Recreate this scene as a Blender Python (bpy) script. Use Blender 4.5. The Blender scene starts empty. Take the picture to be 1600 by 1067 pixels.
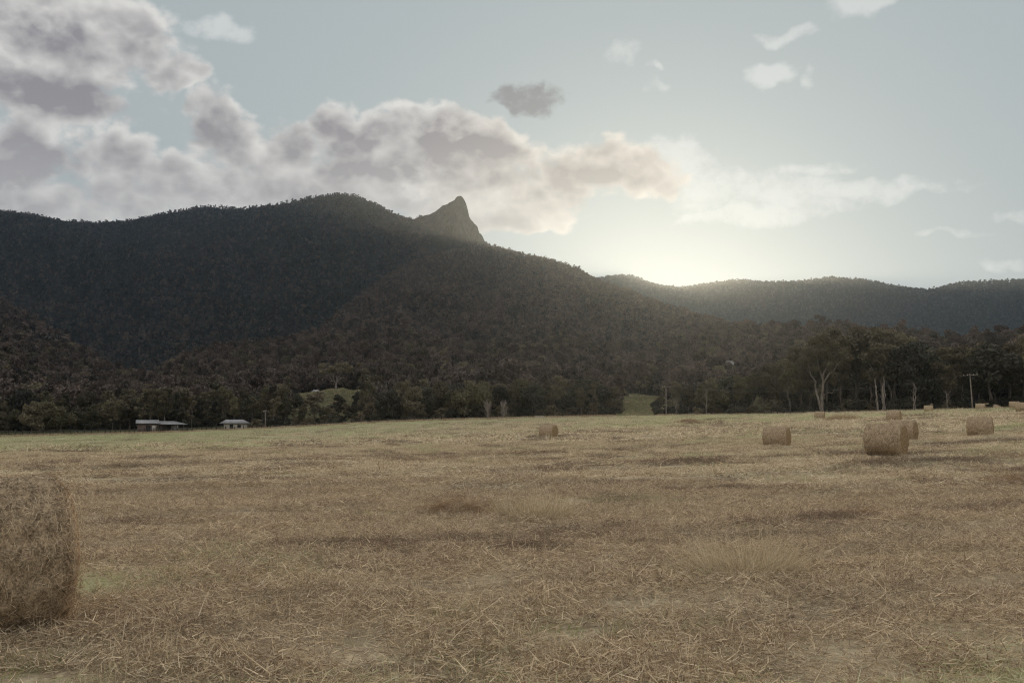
import bpy, math, random
import numpy as np
from math import radians, sin, cos, atan2, tan, pi
from mathutils import Vector, Matrix

random.seed(7)
RNG = np.random.default_rng(11)
SC = bpy.context.scene
COL = SC.collection

# ------------------------------------------------------------------ camera
FPX = 1556.0                      # focal length in photo pixels (35 mm on full frame)
CAMH = 1.7
PITCH = math.atan((646 - 533.5) / FPX)
cam_d = bpy.data.cameras.new('camera')
cam_d.sensor_width = 36.0
cam_d.lens = 36.0 * FPX / 1600.0
cam_d.clip_start = 0.1
cam_d.clip_end = 40000
cam = bpy.data.objects.new('camera', cam_d)
COL.objects.link(cam)
cam.location = (0, 0, CAMH)
cam.rotation_euler = (pi / 2 + PITCH, 0, 0)
SC.camera = cam

def ray(px, py):
    """photo pixel -> (azimuth right of +Y, tangent of elevation)"""
    cx = (px - 800.0) / FPX
    cz = (533.5 - py) / FPX
    y = cos(PITCH) - cz * sin(PITCH)
    z = sin(PITCH) + cz * cos(PITCH)
    return atan2(cx, y), z / math.hypot(cx, y)

def az_of(px, py=646):
    return ray(px, py)[0]

# ------------------------------------------------------------------ render, exposure
SC.render.engine = 'CYCLES'
cy = SC.cycles
cy.use_denoising = True
try:
    cy.denoiser = 'OPENIMAGEDENOISE'
    cy.denoising_input_passes = 'RGB_ALBEDO_NORMAL'
    cy.denoising_prefilter = 'NONE'
except Exception:
    pass
cy.max_bounces = 4
cy.diffuse_bounces = 3
cy.glossy_bounces = 1
cy.transmission_bounces = 2
cy.transparent_max_bounces = 4
cy.volume_bounces = 1
cy.use_adaptive_sampling = False
cy.pixel_filter_type = 'BLACKMAN_HARRIS'
cy.filter_width = 1.15
cy.sample_clamp_indirect = 4.0
cy.caustics_reflective = False
cy.caustics_refractive = False
SC.view_settings.view_transform = 'Standard'
SC.view_settings.look = 'None'
SC.view_settings.gamma = 1.0
SC.view_settings.use_curve_mapping = False
SC.view_settings.exposure = 0.2

# ------------------------------------------------------------------ sun
SUN_AZ, SUN_TAN = ray(1032, 436)
SUN_EL = math.atan(SUN_TAN)
sun_d = bpy.data.lights.new('sun', 'SUN')
sun_d.energy = 2.1
sun_d.angle = radians(1.2)
sun_d.color = (1.0, 0.64, 0.36)
sun = bpy.data.objects.new('sun', sun_d)
COL.objects.link(sun)
sun_dir = Vector((sin(SUN_AZ) * cos(SUN_EL), cos(SUN_AZ) * cos(SUN_EL), sin(SUN_EL)))
sun.rotation_euler = sun_dir.to_track_quat('Z', 'Y').to_euler()

# ------------------------------------------------------------------ node helpers
class NT:
    def __init__(self, tree):
        self.t = tree
    def n(self, typ, **kw):
        nd = self.t.nodes.new(typ)
        for k, v in kw.items():
            setattr(nd, k, v)
        return nd
    def link(self, a, b):
        self.t.links.new(a, b)
    def put(self, sock, v):
        if isinstance(v, bpy.types.NodeSocket):
            self.t.links.new(v, sock)
        else:
            sock.default_value = v
    def m(self, op, a, b=0.0, c=0.0, clamp=False):
        nd = self.n('ShaderNodeMath', operation=op, use_clamp=clamp)
        self.put(nd.inputs[0], a); self.put(nd.inputs[1], b)
        if len(nd.inputs) > 2: self.put(nd.inputs[2], c)
        return nd.outputs[0]
    def v(self, op, a, b=(0, 0, 0)):
        nd = self.n('ShaderNodeVectorMath', operation=op)
        self.put(nd.inputs[0], a)
        if op == 'SCALE': self.put(nd.inputs['Scale'], b)
        else: self.put(nd.inputs[1], b)
        return nd.outputs['Value'] if op in ('DOT_PRODUCT', 'LENGTH') else nd.outputs[0]
    def mix(self, f, a, b, blend='MIX'):
        nd = self.n('ShaderNodeMix', data_type='RGBA', blend_type=blend)
        self.put(nd.inputs[0], f)
        for s, v in ((nd.inputs[6], a), (nd.inputs[7], b)):
            if isinstance(v, tuple) and len(v) == 3: v = v + (1.0,)
            self.put(s, v)
        return nd.outputs[2]
    def smooth(self, x, lo, hi, a=0.0, b=1.0):
        nd = self.n('ShaderNodeMapRange', interpolation_type='SMOOTHSTEP')
        self.put(nd.inputs[0], x)
        for i, q in enumerate((lo, hi, a, b)): self.put(nd.inputs[i + 1], q)
        return nd.outputs[0]
    def lin(self, x, lo, hi, a=0.0, b=1.0):
        nd = self.n('ShaderNodeMapRange')
        self.put(nd.inputs[0], x)
        for i, q in enumerate((lo, hi, a, b)): self.put(nd.inputs[i + 1], q)
        return nd.outputs[0]
    def noise(self, vec, scale, detail=4.0, rough=0.55, dist=0.0):
        nd = self.n('ShaderNodeTexNoise')
        if vec is not None: self.put(nd.inputs['Vector'], vec)
        nd.inputs['Scale'].default_value = scale
        nd.inputs['Detail'].default_value = detail
        nd.inputs['Roughness'].default_value = rough
        nd.inputs['Distortion'].default_value = dist
        return nd.outputs['Fac']
    def xyz(self, vec):
        nd = self.n('ShaderNodeSeparateXYZ'); self.put(nd.inputs[0], vec)
        return nd.outputs
    def comb(self, x, y, z):
        nd = self.n('ShaderNodeCombineXYZ')
        for s, q in zip(nd.inputs, (x, y, z)): self.put(s, q)
        return nd.outputs[0]

# ------------------------------------------------------------------ world: Nishita sky with cloud layer
world = bpy.data.worlds.new('World')
SC.world = world
world.cycles.sampling_method = 'NONE'      # the sky is near even: no importance map needed
world.use_nodes = True
wt = world.node_tree
wt.nodes.clear()
W = NT(wt)
out = W.n('ShaderNodeOutputWorld')
bg = W.n('ShaderNodeBackground')
bg.inputs['Strength'].default_value = 0.1
sky = W.n('ShaderNodeTexSky', sky_type='NISHITA')
sky.sun_disc = False
sky.sun_elevation = SUN_EL
sky.sun_rotation = SUN_AZ
sky.altitude = 60
sky.air_density = 1.0
sky.dust_density = 1.6
sky.ozone_density = 2.2
SKY_SAT, SKY_GAMMA, SKY_TINT = 0.8, 0.05, (3.25, 3.66, 3.78)
tc = W.n('ShaderNodeTexCoord')
dirn = tc.outputs['Generated']
D3 = W.xyz(dirn)
azn = W.m('ARCTAN2', D3[0], D3[1])
eln = W.m('ARCSINE', D3[2])
# wobble of the cloud outline, from noise on the direction vector
wob_n = W.n('ShaderNodeTexNoise')
W.put(wob_n.inputs['Vector'], dirn)
wob_n.inputs['Scale'].default_value = 9.0
wob_n.inputs['Detail'].default_value = 3.0
wob_n.inputs['Roughness'].default_value = 0.6
wob = W.v('SCALE', W.v('SUBTRACT', wob_n.outputs['Color'], (0.5, 0.5, 0.5)), 0.11)
WX = W.xyz(wob)
azw = W.m('ADD', azn, WX[0])
elw = W.m('ADD', eln, W.m('MULTIPLY', WX[1], 0.8))
strd = W.v('MULTIPLY', dirn, (1, 1, 1.35))
fb1 = W.noise(strd, 13.0, 6.0, 0.6)
sd = tuple(sun_dir * 0.010 + Vector((0.004, 0, 0.016)))
fb2 = W.noise(W.v('ADD', strd, sd), 13.0, 3.0, 0.6)
fb3 = W.noise(strd, 5.0, 2.0, 0.5)
fb4 = W.noise(strd, 48.0, 3.0, 0.6)
def billow(vec):
    acc = None
    for sc, k in ((17.0, 1.0), (36.0, 0.6), (78.0, 0.34)):
        t = W.m('MULTIPLY', W.m('ABSOLUTE', W.m('SUBTRACT', W.noise(vec, sc, 0.0, 0.5), 0.5)), k)
        acc = t if acc is None else W.m('ADD', acc, t)
    return W.m('SUBTRACT', acc, 0.22)                  # rounded puffs parted by creases
warpv = W.v('ADD', strd, W.v('SCALE', wob, 0.25))
bl1 = billow(warpv)
bl2 = billow(W.v('ADD', warpv, tuple(sun_dir * 0.006 + Vector((0.003, 0, 0.012)))))

def blob(px, py, rx, ry, w=1.0, azs=azw, els=elw):
    a, t = ray(px, py)
    e = math.atan(t)
    k = 1.0 / FPX * cos(a) ** 2          # pixels to radians of azimuth
    ke = 1.0 / FPX * cos(a)
    x = W.m('MULTIPLY', W.m('SUBTRACT', azs, a), 1.0 / (rx * k))
    y = W.m('MULTIPLY', W.m('SUBTRACT', els, e), 1.0 / (ry * ke))
    r2 = W.m('ADD', W.m('MULTIPLY', x, x), W.m('MULTIPLY', y, y))
    return W.m('MULTIPLY', W.m('SUBTRACT', 1.0, r2), w)

def union(blobs, k=0.35):
    acc = None
    for b in blobs:
        v = blob(*b)
        if acc is None: acc = v
        else: acc = W.m('SMOOTH_MAX', acc, v, k)
    return acc

THICK = [(30, 50, 240, 120), (205, 55, 85, 80), (275, 106, 60, 26), (90, 165, 175, 50), (-150, 200, 200, 220),
         (10, 245, 130, 65), (190, 255, 150, 55), (90, 318, 330, 50), (322, 190, 52, 55), (350, 225, 75, 50), (430, 232, 60, 44), (300, 285, 260, 62),
         (512, 215, 46, 48), (590, 228, 72, 48), (690, 222, 72, 48), (790, 236, 85, 46), (890, 258, 105, 50), (960, 268, 100, 42), (1000, 282, 62, 24),
         (700, 290, 200, 56), (850, 315, 120, 44), (790, 350, 95, 26), (560, 300, 200, 58), (480, 320, 260, 40)]
WISP = [(832, 145, 72, 24), (800, 158, 30, 10), (840, 128, 22, 16)]
THIN = [(340, 34, 48, 20, .9), (1130, 290, 80, 26, .8), (1240, 290, 80, 26, .8), (1375, 293, 95, 13, .7), (1200, 325, 110, 17, .6),
        (1200, 114, 34, 18, .8), (1256, 123, 14, 12, .6), (1370, 6, 62, 20, 1.), (1222, 46, 38, 11, .6), (975, 92, 22, 14, .4), (1038, 130, 16, 8, .5),
        (1575, 333, 42, 11, .6), (1565, 412, 52, 11, .6), (1500, 365, 40, 6, .5), (1030, 105, 10, 6, .5), (1290, 260, 60, 12, .6), (1060, 250, 50, 30, .6)]
d_thick = W.m('MAXIMUM', union(THICK), -2.0)
d_wisp = union(WISP)
d_thin = union(THIN, 0.15)
n1 = W.m('SUBTRACT', fb1, 0.5)
n3 = W.m('SUBTRACT', fb3, 0.5)
# cloud outside the frame, made denser than in view to help light the field
outside = W.smooth(W.v('DOT_PRODUCT', dirn, (0.0, cos(radians(6)), sin(radians(6)))), cos(radians(29)), cos(radians(50)))
d_far = W.m('SUBTRACT', W.m('ADD', W.m('MULTIPLY', n3, 5.0), 0.3), W.m('MULTIPLY', W.m('SUBTRACT', 1.0, outside), 4.4))
d_thick = W.m('MAXIMUM', d_thick, d_far)
n4 = W.m('SUBTRACT', fb4, 0.5)
dens = W.m('ADD', W.m('ADD', d_thick, 0.12), W.m('ADD', W.m('MULTIPLY', n1, 2.4), W.m('ADD', W.m('ADD', W.m('MULTIPLY', n3, 1.0), W.m('MULTIPLY', bl1, 2.0)), W.m('MULTIPLY', n4, 0.7))))
a_thick = W.smooth(dens, -0.2, 0.6)
dens_w = W.m('ADD', d_wisp, W.m('ADD', W.m('MULTIPLY', n1, 3.0), W.m('MULTIPLY', n4, 2.4)))
a_wisp = W.smooth(dens_w, -0.3, 0.9)
dens_t = W.m('ADD', W.m('ADD', d_thin, 0.15), W.m('ADD', W.m('MULTIPLY', n1, 3.6), W.m('MULTIPLY', n4, 2.2)))
a_thin = W.smooth(dens_t, -0.45, 1.1, 0.0, 0.62)
# light on the clouds: bright thin edges, grey cores, billows lit from above and from the sun's side
core = W.smooth(dens, 0.0, 1.5, 0.05, 0.80)
lit = W.m('ADD', W.m('MULTIPLY', W.m('SUBTRACT', fb1, fb2), 2.4), W.m('MULTIPLY', W.m('SUBTRACT', bl1, bl2), 1.1))
soft = W.m('ADD', W.m('MULTIPLY', n1, 0.9), W.m('ADD', W.m('MULTIPLY', n3, 1.3), W.m('MULTIPLY', n4, 0.35)))
deep = W.smooth(union([(620, 250, 200, 46), (850, 262, 170, 50), (90, 150, 170, 46), (40, 245, 110, 30)]), -0.2, 0.9, 0.0, 0.36)   # thickest, darkest cloud
tone = W.m('SUBTRACT', W.m('ADD', core, deep), W.m('ADD', lit, soft), clamp=True)
c_bright = (6.0, 5.9, 5.7, 1)
c_grey = (2.35, 2.25, 2.42, 1)
c_cloud = W.mix(tone, c_bright, c_grey)
# nearer the sun cloud is warmer (forward scattered sunlight)
sdot = W.v('DOT_PRODUCT', dirn, tuple(sun_dir))
warm = W.smooth(sdot, cos(radians(17)), cos(radians(3)))
c_cloud = W.mix(W.m('MULTIPLY', warm, 0.45), c_cloud, W.mix(1.0, c_cloud, (1.16, 1.0, .82), 'MULTIPLY'))
# front-lit cloud away from the sun, brightened further to help light the field
front = W.smooth(sdot, 0.85, -0.2, 1.0, 2.0)
c_cloud = W.mix(1.0, c_cloud, W.comb(front, front, front), 'MULTIPLY')
hsv = W.n('ShaderNodeHueSaturation')
hsv.inputs['Saturation'].default_value = SKY_SAT
W.link(W.comb(D3[0], D3[1], W.m('MAXIMUM', D3[2], 0.004)), sky.inputs['Vector'])
W.link(sky.outputs[0], hsv.inputs['Color'])
gm = W.n('ShaderNodeGamma')
W.link(hsv.outputs[0], gm.inputs[0])
gm.inputs[1].default_value = SKY_GAMMA
c = W.mix(1.0, gm.outputs[0], SKY_TINT, 'MULTIPLY')
c = W.mix(a_thin, c, (6.2, 6.3, 6.2))
c_cloud = W.mix(W.smooth(eln, radians(17), radians(9), 0.0, 0.42), c_cloud, (5.6, 5.6, 5.5))     # low cloud pales towards the horizon
a_thick = W.m('MULTIPLY', a_thick, W.smooth(eln, radians(0.5), radians(5)))
c = W.mix(a_thick, c, c_cloud)
c = W.mix(W.m('MULTIPLY', a_wisp, 0.95), c, (2.1, 2.12, 2.25))
W.link(c, bg.inputs['Color'])
W.link(bg.outputs[0], out.inputs['Surface'])

# ------------------------------------------------------------------ numpy noise
def hash2(ix, iy, seed):
    h = (ix.astype(np.int64) * 374761393 + iy.astype(np.int64) * 668265263 + seed * 982451653) & 0x7fffffff
    h = ((h ^ (h >> 13)) * 1274126177) & 0x7fffffff
    h = (h ^ (h >> 16)) & 0xffff
    return h / 65535.0

def vnoise(x, y, seed=0):
    x = np.asarray(x, float); y = np.asarray(y, float)
    ix = np.floor(x); iy = np.floor(y)
    fx = x - ix; fy = y - iy
    fx = fx * fx * fx * (fx * (fx * 6 - 15) + 10); fy = fy * fy * fy * (fy * (fy * 6 - 15) + 10)
    a = hash2(ix, iy, seed); b = hash2(ix + 1, iy, seed)
    c_ = hash2(ix, iy + 1, seed); d = hash2(ix + 1, iy + 1, seed)
    return (a + (b - a) * fx) * (1 - fy) + (c_ + (d - c_) * fx) * fy - 0.5

def fbm(x, y, seed=0, octv=4, gain=0.5):
    s = 0; amp = 1.0
    for o in range(octv):
        s = s + amp * vnoise(x, y, seed + o * 17)
        x = x * 2.03 + 3.1; y = y * 2.03 + 1.7; amp *= gain
    return s

def sstep(x, a, b):
    t = np.clip((x - a) / (b - a), 0, 1)
    return t * t * (3 - 2 * t)

# ------------------------------------------------------------------ terrain shape
EDGE = 300.0
BALES_RAW = [  # px centre, base row, pixel height
    (60, 978, 238), (1387, 713, 48), (1215, 701, 33), (858, 685, 22), (1532, 684, 30), (1414, 689, 33),
    (1397, 659, 17), (1281, 656, 13), (1451, 645, 11.2), (1532, 642, 11.2), (1563, 642, 11), (1586, 640, 12), (1598, 644, 14)]
BD = 1.22
ctrl = []
for px, row, h in BALES_RAW:
    a, t = ray(px, row)
    d = FPX * BD / h
    ctrl.append((a, d, CAMH + t * d))
for px, row, d in [(-250, 688, 300), (0, 683, 300), (200, 678, 300), (400, 671, 300), (600, 660, 300), (800, 654, 300), (1000, 650, 300),
                   (1200, 648, 300), (1400, 643, 300), (1600, 638, 300), (1850, 634, 300), (0, 700, 150), (300, 695, 150), (600, 684, 150), (900, 668, 150)]:
    a, t = ray(px, row)
    ctrl.append((a, d, CAMH + t * d))
for px in (-400, 0, 400, 800, 1200, 1600, 2000):
    for d in (4, 14, 26):
        ctrl.append((az_of(px), d, 0.0))
CP = np.array([(d * sin(a), d * cos(a)) for a, d, z in ctrl])
CZ = np.array([z for a, d, z in ctrl])

def tps(r2):
    return 0.5 * r2 * np.log(r2 + 1e-9)
S_ = 100.0
def _fit():
    P = CP / S_
    n = len(P)
    r2 = ((P[:, None] - P[None]) ** 2).sum(-1)
    K = tps(r2) + np.eye(n) * 0.004
    Q = np.c_[np.ones(n), P]
    A = np.zeros((n + 3, n + 3)); A[:n, :n] = K; A[:n, n:] = Q; A[n:, :n] = Q.T
    return np.linalg.solve(A, np.r_[CZ, np.zeros(3)])
TW = _fit()

def field_z(x, y):
    x = np.asarray(x, float); y = np.asarray(y, float)
    sh = x.shape
    x = x.ravel(); y = y.ravel()
    az = np.arctan2(x, y); d = np.hypot(x, y)
    front = 1 - sstep(np.abs(az), radians(34), radians(75))
    azc = np.clip(az, radians(-36), radians(36)); dc = np.minimum(d, EDGE)
    P = np.c_[dc * np.sin(azc), dc * np.cos(azc)] / S_
    n = len(CP)
    z = np.full(len(x), TW[n]) + P @ TW[n + 1:]
    for k in range(n):
        z += TW[k] * tps(((P - CP[k] / S_) ** 2).sum(1))
    return (z * front * sstep(d, 0.5, 10)).reshape(sh)

SPUR = [(-400, 400, 1700), (0, 459, 1500), (95, 516, 1300), (165, 564, 1050), (223, 586, 850), (242, 582, 850), (287, 552, 1000), (366, 531, 1150),
        (446, 521, 1250), (500, 508, 1400), (560, 460, 1800), (616, 418, 2200), (660, 398, 2500), (700, 386, 2700), (735, 379, 2850), (765, 378, 2900), (800, 386, 2800),
        (850, 398, 2600), (900, 413, 2400), (920, 424, 2300), (940, 434, 2200), (1000, 456, 1900), (1050, 474, 1700), (1100, 487, 1500), (1150, 499, 1300), (1200, 506, 1150),
        (1260, 506, 1000), (1330, 508, 900), (1400, 509, 820), (1440, 518, 790), (1480, 525, 770), (1510, 527, 760), (1560, 520, 730), (1600, 517, 700), (2000, 500, 700)]
MAIN = [(-400, 300, 3700), (0, 325, 3600), (50, 332, 3600), (100, 341, 3600), (150, 344, 3600), (200, 341, 3600), (250, 331, 3600), (320, 319, 3550), (380, 322, 3500),
        (430, 316, 3450), (480, 306, 3400), (510, 301, 3350), (530, 299, 3320), (560, 303, 3300), (580, 312, 3280), (600, 322, 3250), (625, 334, 3230), (645, 339, 3200), (658, 333.5, 3180), (672, 330, 3160), (681, 325, 3140), (691, 320, 3120), (696, 318.5, 3116), (701, 316, 3112), (706, 314, 3110), (710, 311.5, 3106), (713, 307.5, 3102), (716, 305, 3100), (721, 305, 3100), (724, 308.5, 3100), (727, 314, 3100), (729, 319, 3102), (731, 327, 3100), (734, 341, 3102), (738, 344.5, 3100), (741, 349, 3104), (746, 353, 3104), (749, 363, 3108), (753, 366, 3110), (757, 372, 3110),
        (765, 379, 3120), (800, 420, 3150), (850, 480, 3200), (900, 550, 3300), (1000, 600, 3400), (2000, 600, 3400)]
FAR = [(-400, 430, 5200), (700, 440, 5200), (880, 440, 5200), (940, 434, 5200), (965, 430, 5200), (990, 431, 5200), (1010, 440, 5200), (1030, 446, 5200), (1060, 449, 5200), (1100, 444, 5200), (1150, 438, 5200),
       (1165, 438, 5200), (1200, 441, 5150), (1250, 440, 5150), (1285, 435, 5150), (1300, 433, 5150), (1350, 437, 5150), (1400, 447, 5150), (1450, 453, 5150), (1500, 442, 5200), (1550, 439, 5200), (1600, 437, 5200), (2000, 420, 5200)]
TREEH = {'s': 11.0, 'm': 9.0, 'f': 5.0}
def crest(lst, treeh):
    A, Dd, Z = [], [], []
    for px, row, d in lst:
        a, t = ray(px, row)
        rocky = treeh if not (lst is MAIN and 690 < px < 757) else 1.0
        A.append(a); Dd.append(d); Z.append(CAMH + t * d - rocky)
    A = [-pi] + A + [pi]; Dd = [Dd[0]] + Dd + [Dd[-1]]; Z = [40] + Z + [40]
    return np.array(A), np.array(Dd), np.array(Z)
CS = crest(SPUR, TREEH['s']); CM = crest(MAIN, TREEH['m']); CF = crest(FAR, TREEH['f'])
KNOLL = (az_of(515), 520.0)

def ease(t):
    t = np.clip(t, 0, 1)
    return t * t * (3 - 2 * t)

def hill_z(az, d, z0):
    d2 = np.interp(az, CS[0], CS[1]); z2 = np.interp(az, CS[0], CS[2])
    d3 = np.interp(az, CM[0], CM[1]); z3 = np.interp(az, CM[0], CM[2])
    d4 = np.interp(az, CF[0], CF[1]); z4 = np.interp(az, CF[0], CF[2])
    zv = np.maximum(np.minimum(z2, z3) * 0.70, 10)
    dv = d2 + 0.22 * (d3 - d2)
    t = np.clip((d - EDGE) / (d2 - EDGE), 0, 1)
    za = z0 + (z2 - z0) * t ** 1.6
    zb = z2 + (zv - z2) * ease((d - d2) / (dv - d2))
    tc_ = np.clip((d - dv) / (d3 - dv), 0, 1)
    zc = zv + (z3 - zv) * (0.45 * tc_ + 0.55 * ease(tc_))
    t5 = (d - d3) / 700.0
    z5 = 90.0
    zd = z3 + (z5 - z3) * ease(t5)
    tf = np.clip((d - 4300) / (d4 - 4300), 0, 1)
    ze = z5 + (z4 - z5) * (0.5 * tf + 0.5 * tf ** 2)
    zf = z4 * (1 - 0.6 * ease((d - d4) / 2500.0))
    z = np.where(d < d2, za, np.where(d < dv, zb, np.where(d < d3, zc, np.where(d < 4300, zd, np.where(d < d4, ze, zf)))))
    # gullies and spurs that leave the crests where they are
    win = (1 - np.exp(-((d - d2) / 260) ** 2)) * (1 - np.exp(-((d - d3) / 260) ** 2)) * (1 - np.exp(-((d - d4) / 400) ** 2))
    x = d * np.sin(az); y = d * np.cos(az)
    g = 1 - 2 * np.abs(fbm(az * 13 + d / 1900, d / 1100, 5, 4))
    g2 = fbm(x / 130, y / 130, 9, 3)
    hh = np.clip(z - z0, 0, 800)
    add = win * (hh * 0.30 * (g - 0.72) + np.minimum(hh, 90) * 0.12 * g2)
    behind = ((d > d2) & (d < dv)) | ((d > d3) & (d < 4300)) | (d > d4)
    add = np.where(behind, np.minimum(add, 0), add)                      # nothing behind a crest may rise above it
    z = z + add + np.minimum(hh, 60) * 0.05 * fbm(x / 60, y / 60, 21, 2)
    def cap(zz, dc, zc_, on): return np.where(on, np.minimum(zz, CAMH + (zc_ - CAMH) / dc * d * 0.985), zz)
    z = cap(z, d2, z2, (d < d2 - 1) & (d > EDGE + 120)); z = cap(z, d3, z3, (d > dv) & (d < d3 - 1) & (z3 > 200)); z = cap(z, d4, z4, (d > 4300) & (d < d4 - 1))
    # crags of the bare spire
    crag = sstep(az, az_of(655), az_of(690)) * (1 - sstep(az, az_of(752), az_of(765))) * sstep(d, 2930, 2990) * (1 - sstep(d, 3080, 3104))
    z = z + crag * (fbm(az * 420, d / 70, 23, 3) * 34 - 4 + np.abs(fbm(az * 160, d / 200, 27, 2)) * -30)
    # grassy knoll in the trees
    kx, ky = KNOLL[1] * sin(KNOLL[0]), KNOLL[1] * cos(KNOLL[0])
    z = z + 6.5 * np.exp(-(((x - kx) / 30) ** 2 + ((y - ky) / 60) ** 2))
    return z

def ground(x, y):
    x = np.asarray(x, float); y = np.asarray(y, float)
    d = np.hypot(x, y); az = np.arctan2(x, y)
    z0 = field_z(x, y)
    return np.where(d <= EDGE, z0 + relief(x, y, d), hill_z(az, d, z0))

def row_dir():
    return cos(radians(24)), sin(radians(24))        # the mower's rows run to the far right
RC, RS = row_dir()
def masks(x, y):
    """green growth, dark bare thatch, straw heaped by the rake"""
    u = x * RC + y * RS; v = -x * RS + y * RC
    d = np.hypot(x, y)
    g = fbm(u / 5.5, v / 2.0, 31, 4) * 1.15 + fbm(x / 26, y / 34, 33, 2) * 0.9
    # greener to the far left and along the far edge, as the unraked strip is
    g = g + fbm(x / 0.7, y / 0.5, 37, 3) * 0.5
    g = g + sstep(d, 60, 240) * 0.40 + sstep(-x, -10, 60) * sstep(d, 25, 100) * 0.36 - 0.64 + 0.53 * sstep(d, 14, 45)
    green = sstep(g, 0.0, 0.75)
    k = fbm(u / 3.2, v / 0.85, 41, 4) * 1.2 + fbm(u / 14, v / 4, 43, 2) * 0.7
    k = k + fbm(x / 0.32, y / 0.24, 47, 3) * 0.55
    row = np.sin(2 * pi * (v + fbm(u / 12, v / 9, 49, 2) * 2.2) / 5.4)
    k = k - 0.08 + sstep(row, 0.72, 1.0) * 0.26 * sstep(d, 10, 30)
    dark = sstep(k, 0.12, 0.70) * (1 - 0.5 * green)
    return green, dark

def relief(x, y, d):
    u = x * RC + y * RS; v = -x * RS + y * RC
    r = fbm(u / 2.6, v / 0.9, 51, 4) * 0.085 + fbm(u / 0.5, v / 0.28, 57, 3) * 0.02
    r = r + np.maximum(fbm(u / 9, v / 1.1, 61, 2) - 0.22, 0) * 0.24
    row = np.sin(2 * pi * (v + fbm(u / 12, v / 9, 49, 2) * 2.2) / 5.4)
    r = r + sstep(row, 0.45, 1.0) * 0.07 * sstep(d, 8, 20)
    fade = 1 - sstep(d, EDGE - 60, EDGE)
    return r * fade * sstep(d, 0.3, 2)

# ------------------------------------------------------------------ materials
def new_mat(name):
    mt = bpy.data.materials.new(name)
    mt.use_nodes = True
    mt.node_tree.nodes.clear()
    return mt, NT(mt.node_tree)

def surf(N, mt, color, rough=0.85, bump=None, bstr=0.3, bdist=0.02, spec=0.2, trans=None, disp=None):
    o = N.n('ShaderNodeOutputMaterial')
    p = N.n('ShaderNodeBsdfPrincipled')
    if isinstance(color, tuple) and len(color) == 3: color = color + (1,)
    N.put(p.inputs['Base Color'], color)
    N.put(p.inputs['Roughness'], rough)
    p.inputs['Specular IOR Level'].default_value = spec
    if bump is not None:
        b = N.n('ShaderNodeBump')
        b.inputs['Strength'].default_value = bstr
        b.inputs['Distance'].default_value = bdist
        N.put(b.inputs['Height'], bump)
        N.link(b.outputs[0], p.inputs['Normal'])
    sh = p.outputs[0]
    if trans:
        tr = N.n('ShaderNodeBsdfTranslucent')
        N.put(tr.inputs[0], color)
        mx = N.n('ShaderNodeMixShader')
        mx.inputs[0].default_value = trans
        N.link(sh, mx.inputs[1]); N.link(tr.outputs[0], mx.inputs[2])
        sh = mx.outputs[0]
    N.link(sh, o.inputs['Surface'])
    return mt

STRAW_A = (0.56, 0.465, 0.31); STRAW_B = (0.33, 0.255, 0.165); THATCH = (0.085, 0.055, 0.038); GREEN_A = (0.60, 0.58, 0.36); GREEN_B = (0.40, 0.42, 0.21)

def mat_field():
    mt, N = new_mat('mown field')
    geo = N.n('ShaderNodeNewGeometry')
    P = geo.outputs['Position']
    at = N.n('ShaderNodeAttribute', attribute_name='mask')
    sp = N.n('ShaderNodeSeparateColor'); N.link(at.outputs['Color'], sp.inputs[0])
    green, dark = sp.outputs[0], sp.outputs[1]
    rot = N.n('ShaderNodeVectorRotate', rotation_type='Z_AXIS'); N.put(rot.inputs['Vector'], P); rot.inputs['Angle'].default_value = radians(-24)
    st = N.v('MULTIPLY', rot.outputs[0], (0.22, 1.0, 1.0))
    nf = N.noise(P, 14.0, 6, 0.7)
    ns = N.noise(st, 1.3, 6, 0.65)
    nm = N.noise(P, 0.45, 5, 0.6)
    c1 = N.mix(N.smooth(nf, 0.35, 0.65), STRAW_B, STRAW_A)
    c1 = N.mix(N.smooth(ns, 0.45, 0.7), c1, THATCH)
    g = N.mix(nm, GREEN_B, GREEN_A)
    c2 = N.mix(N.m('MULTIPLY', green, N.smooth(nf, 0.3, 0.55, 0.55, 0.95)), c1, g)
    c3 = N.mix(N.m('MULTIPLY', dark, N.smooth(nf, 0.3, 0.6, 0.9, 0.45)), c2, THATCH)
    bm = N.m('ADD', N.m('MULTIPLY', nf, 0.6), ns)
    return surf(N, mt, c3, 0.95, bm, 0.7, 0.06, 0.1)

def mat_hills():
    mt, N = new_mat('wooded hill ground')
    P = N.n('ShaderNodeNewGeometry').outputs['Position']
    at = N.n('ShaderNodeAttribute', attribute_name='mask')
    sp = N.n('ShaderNodeSeparateColor'); N.link(at.outputs['Color'], sp.inputs[0])
    grass, rock = sp.outputs[0], sp.outputs[1]
    n1_ = N.noise(P, 0.05, 6, 0.65)
    n2_ = N.noise(N.v('MULTIPLY', P, (1, 1, 0.12)), 0.045, 6, 0.7)
    forest = N.mix(n1_, (0.018, 0.018, 0.015), (0.045, 0.042, 0.034))
    gr = N.mix(N.noise(P, 0.25, 5, 0.6), (0.10, 0.098, 0.05), (0.21, 0.19, 0.105))
    rk = N.mix(N.smooth(n2_, 0.38, 0.66), (0.020, 0.016, 0.014), (0.085, 0.064, 0.052))
    c_ = N.mix(rock, N.mix(grass, forest, gr), rk)
    n3_ = N.noise(N.v('MULTIPLY', P, (1, 1, 0.3)), 0.14, 4, 0.7)
    return surf(N, mt, c_, 0.95, N.m('ADD', N.m('ADD', n1_, n3_), n2_), 1.0, 16.0, 0.05)

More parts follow.
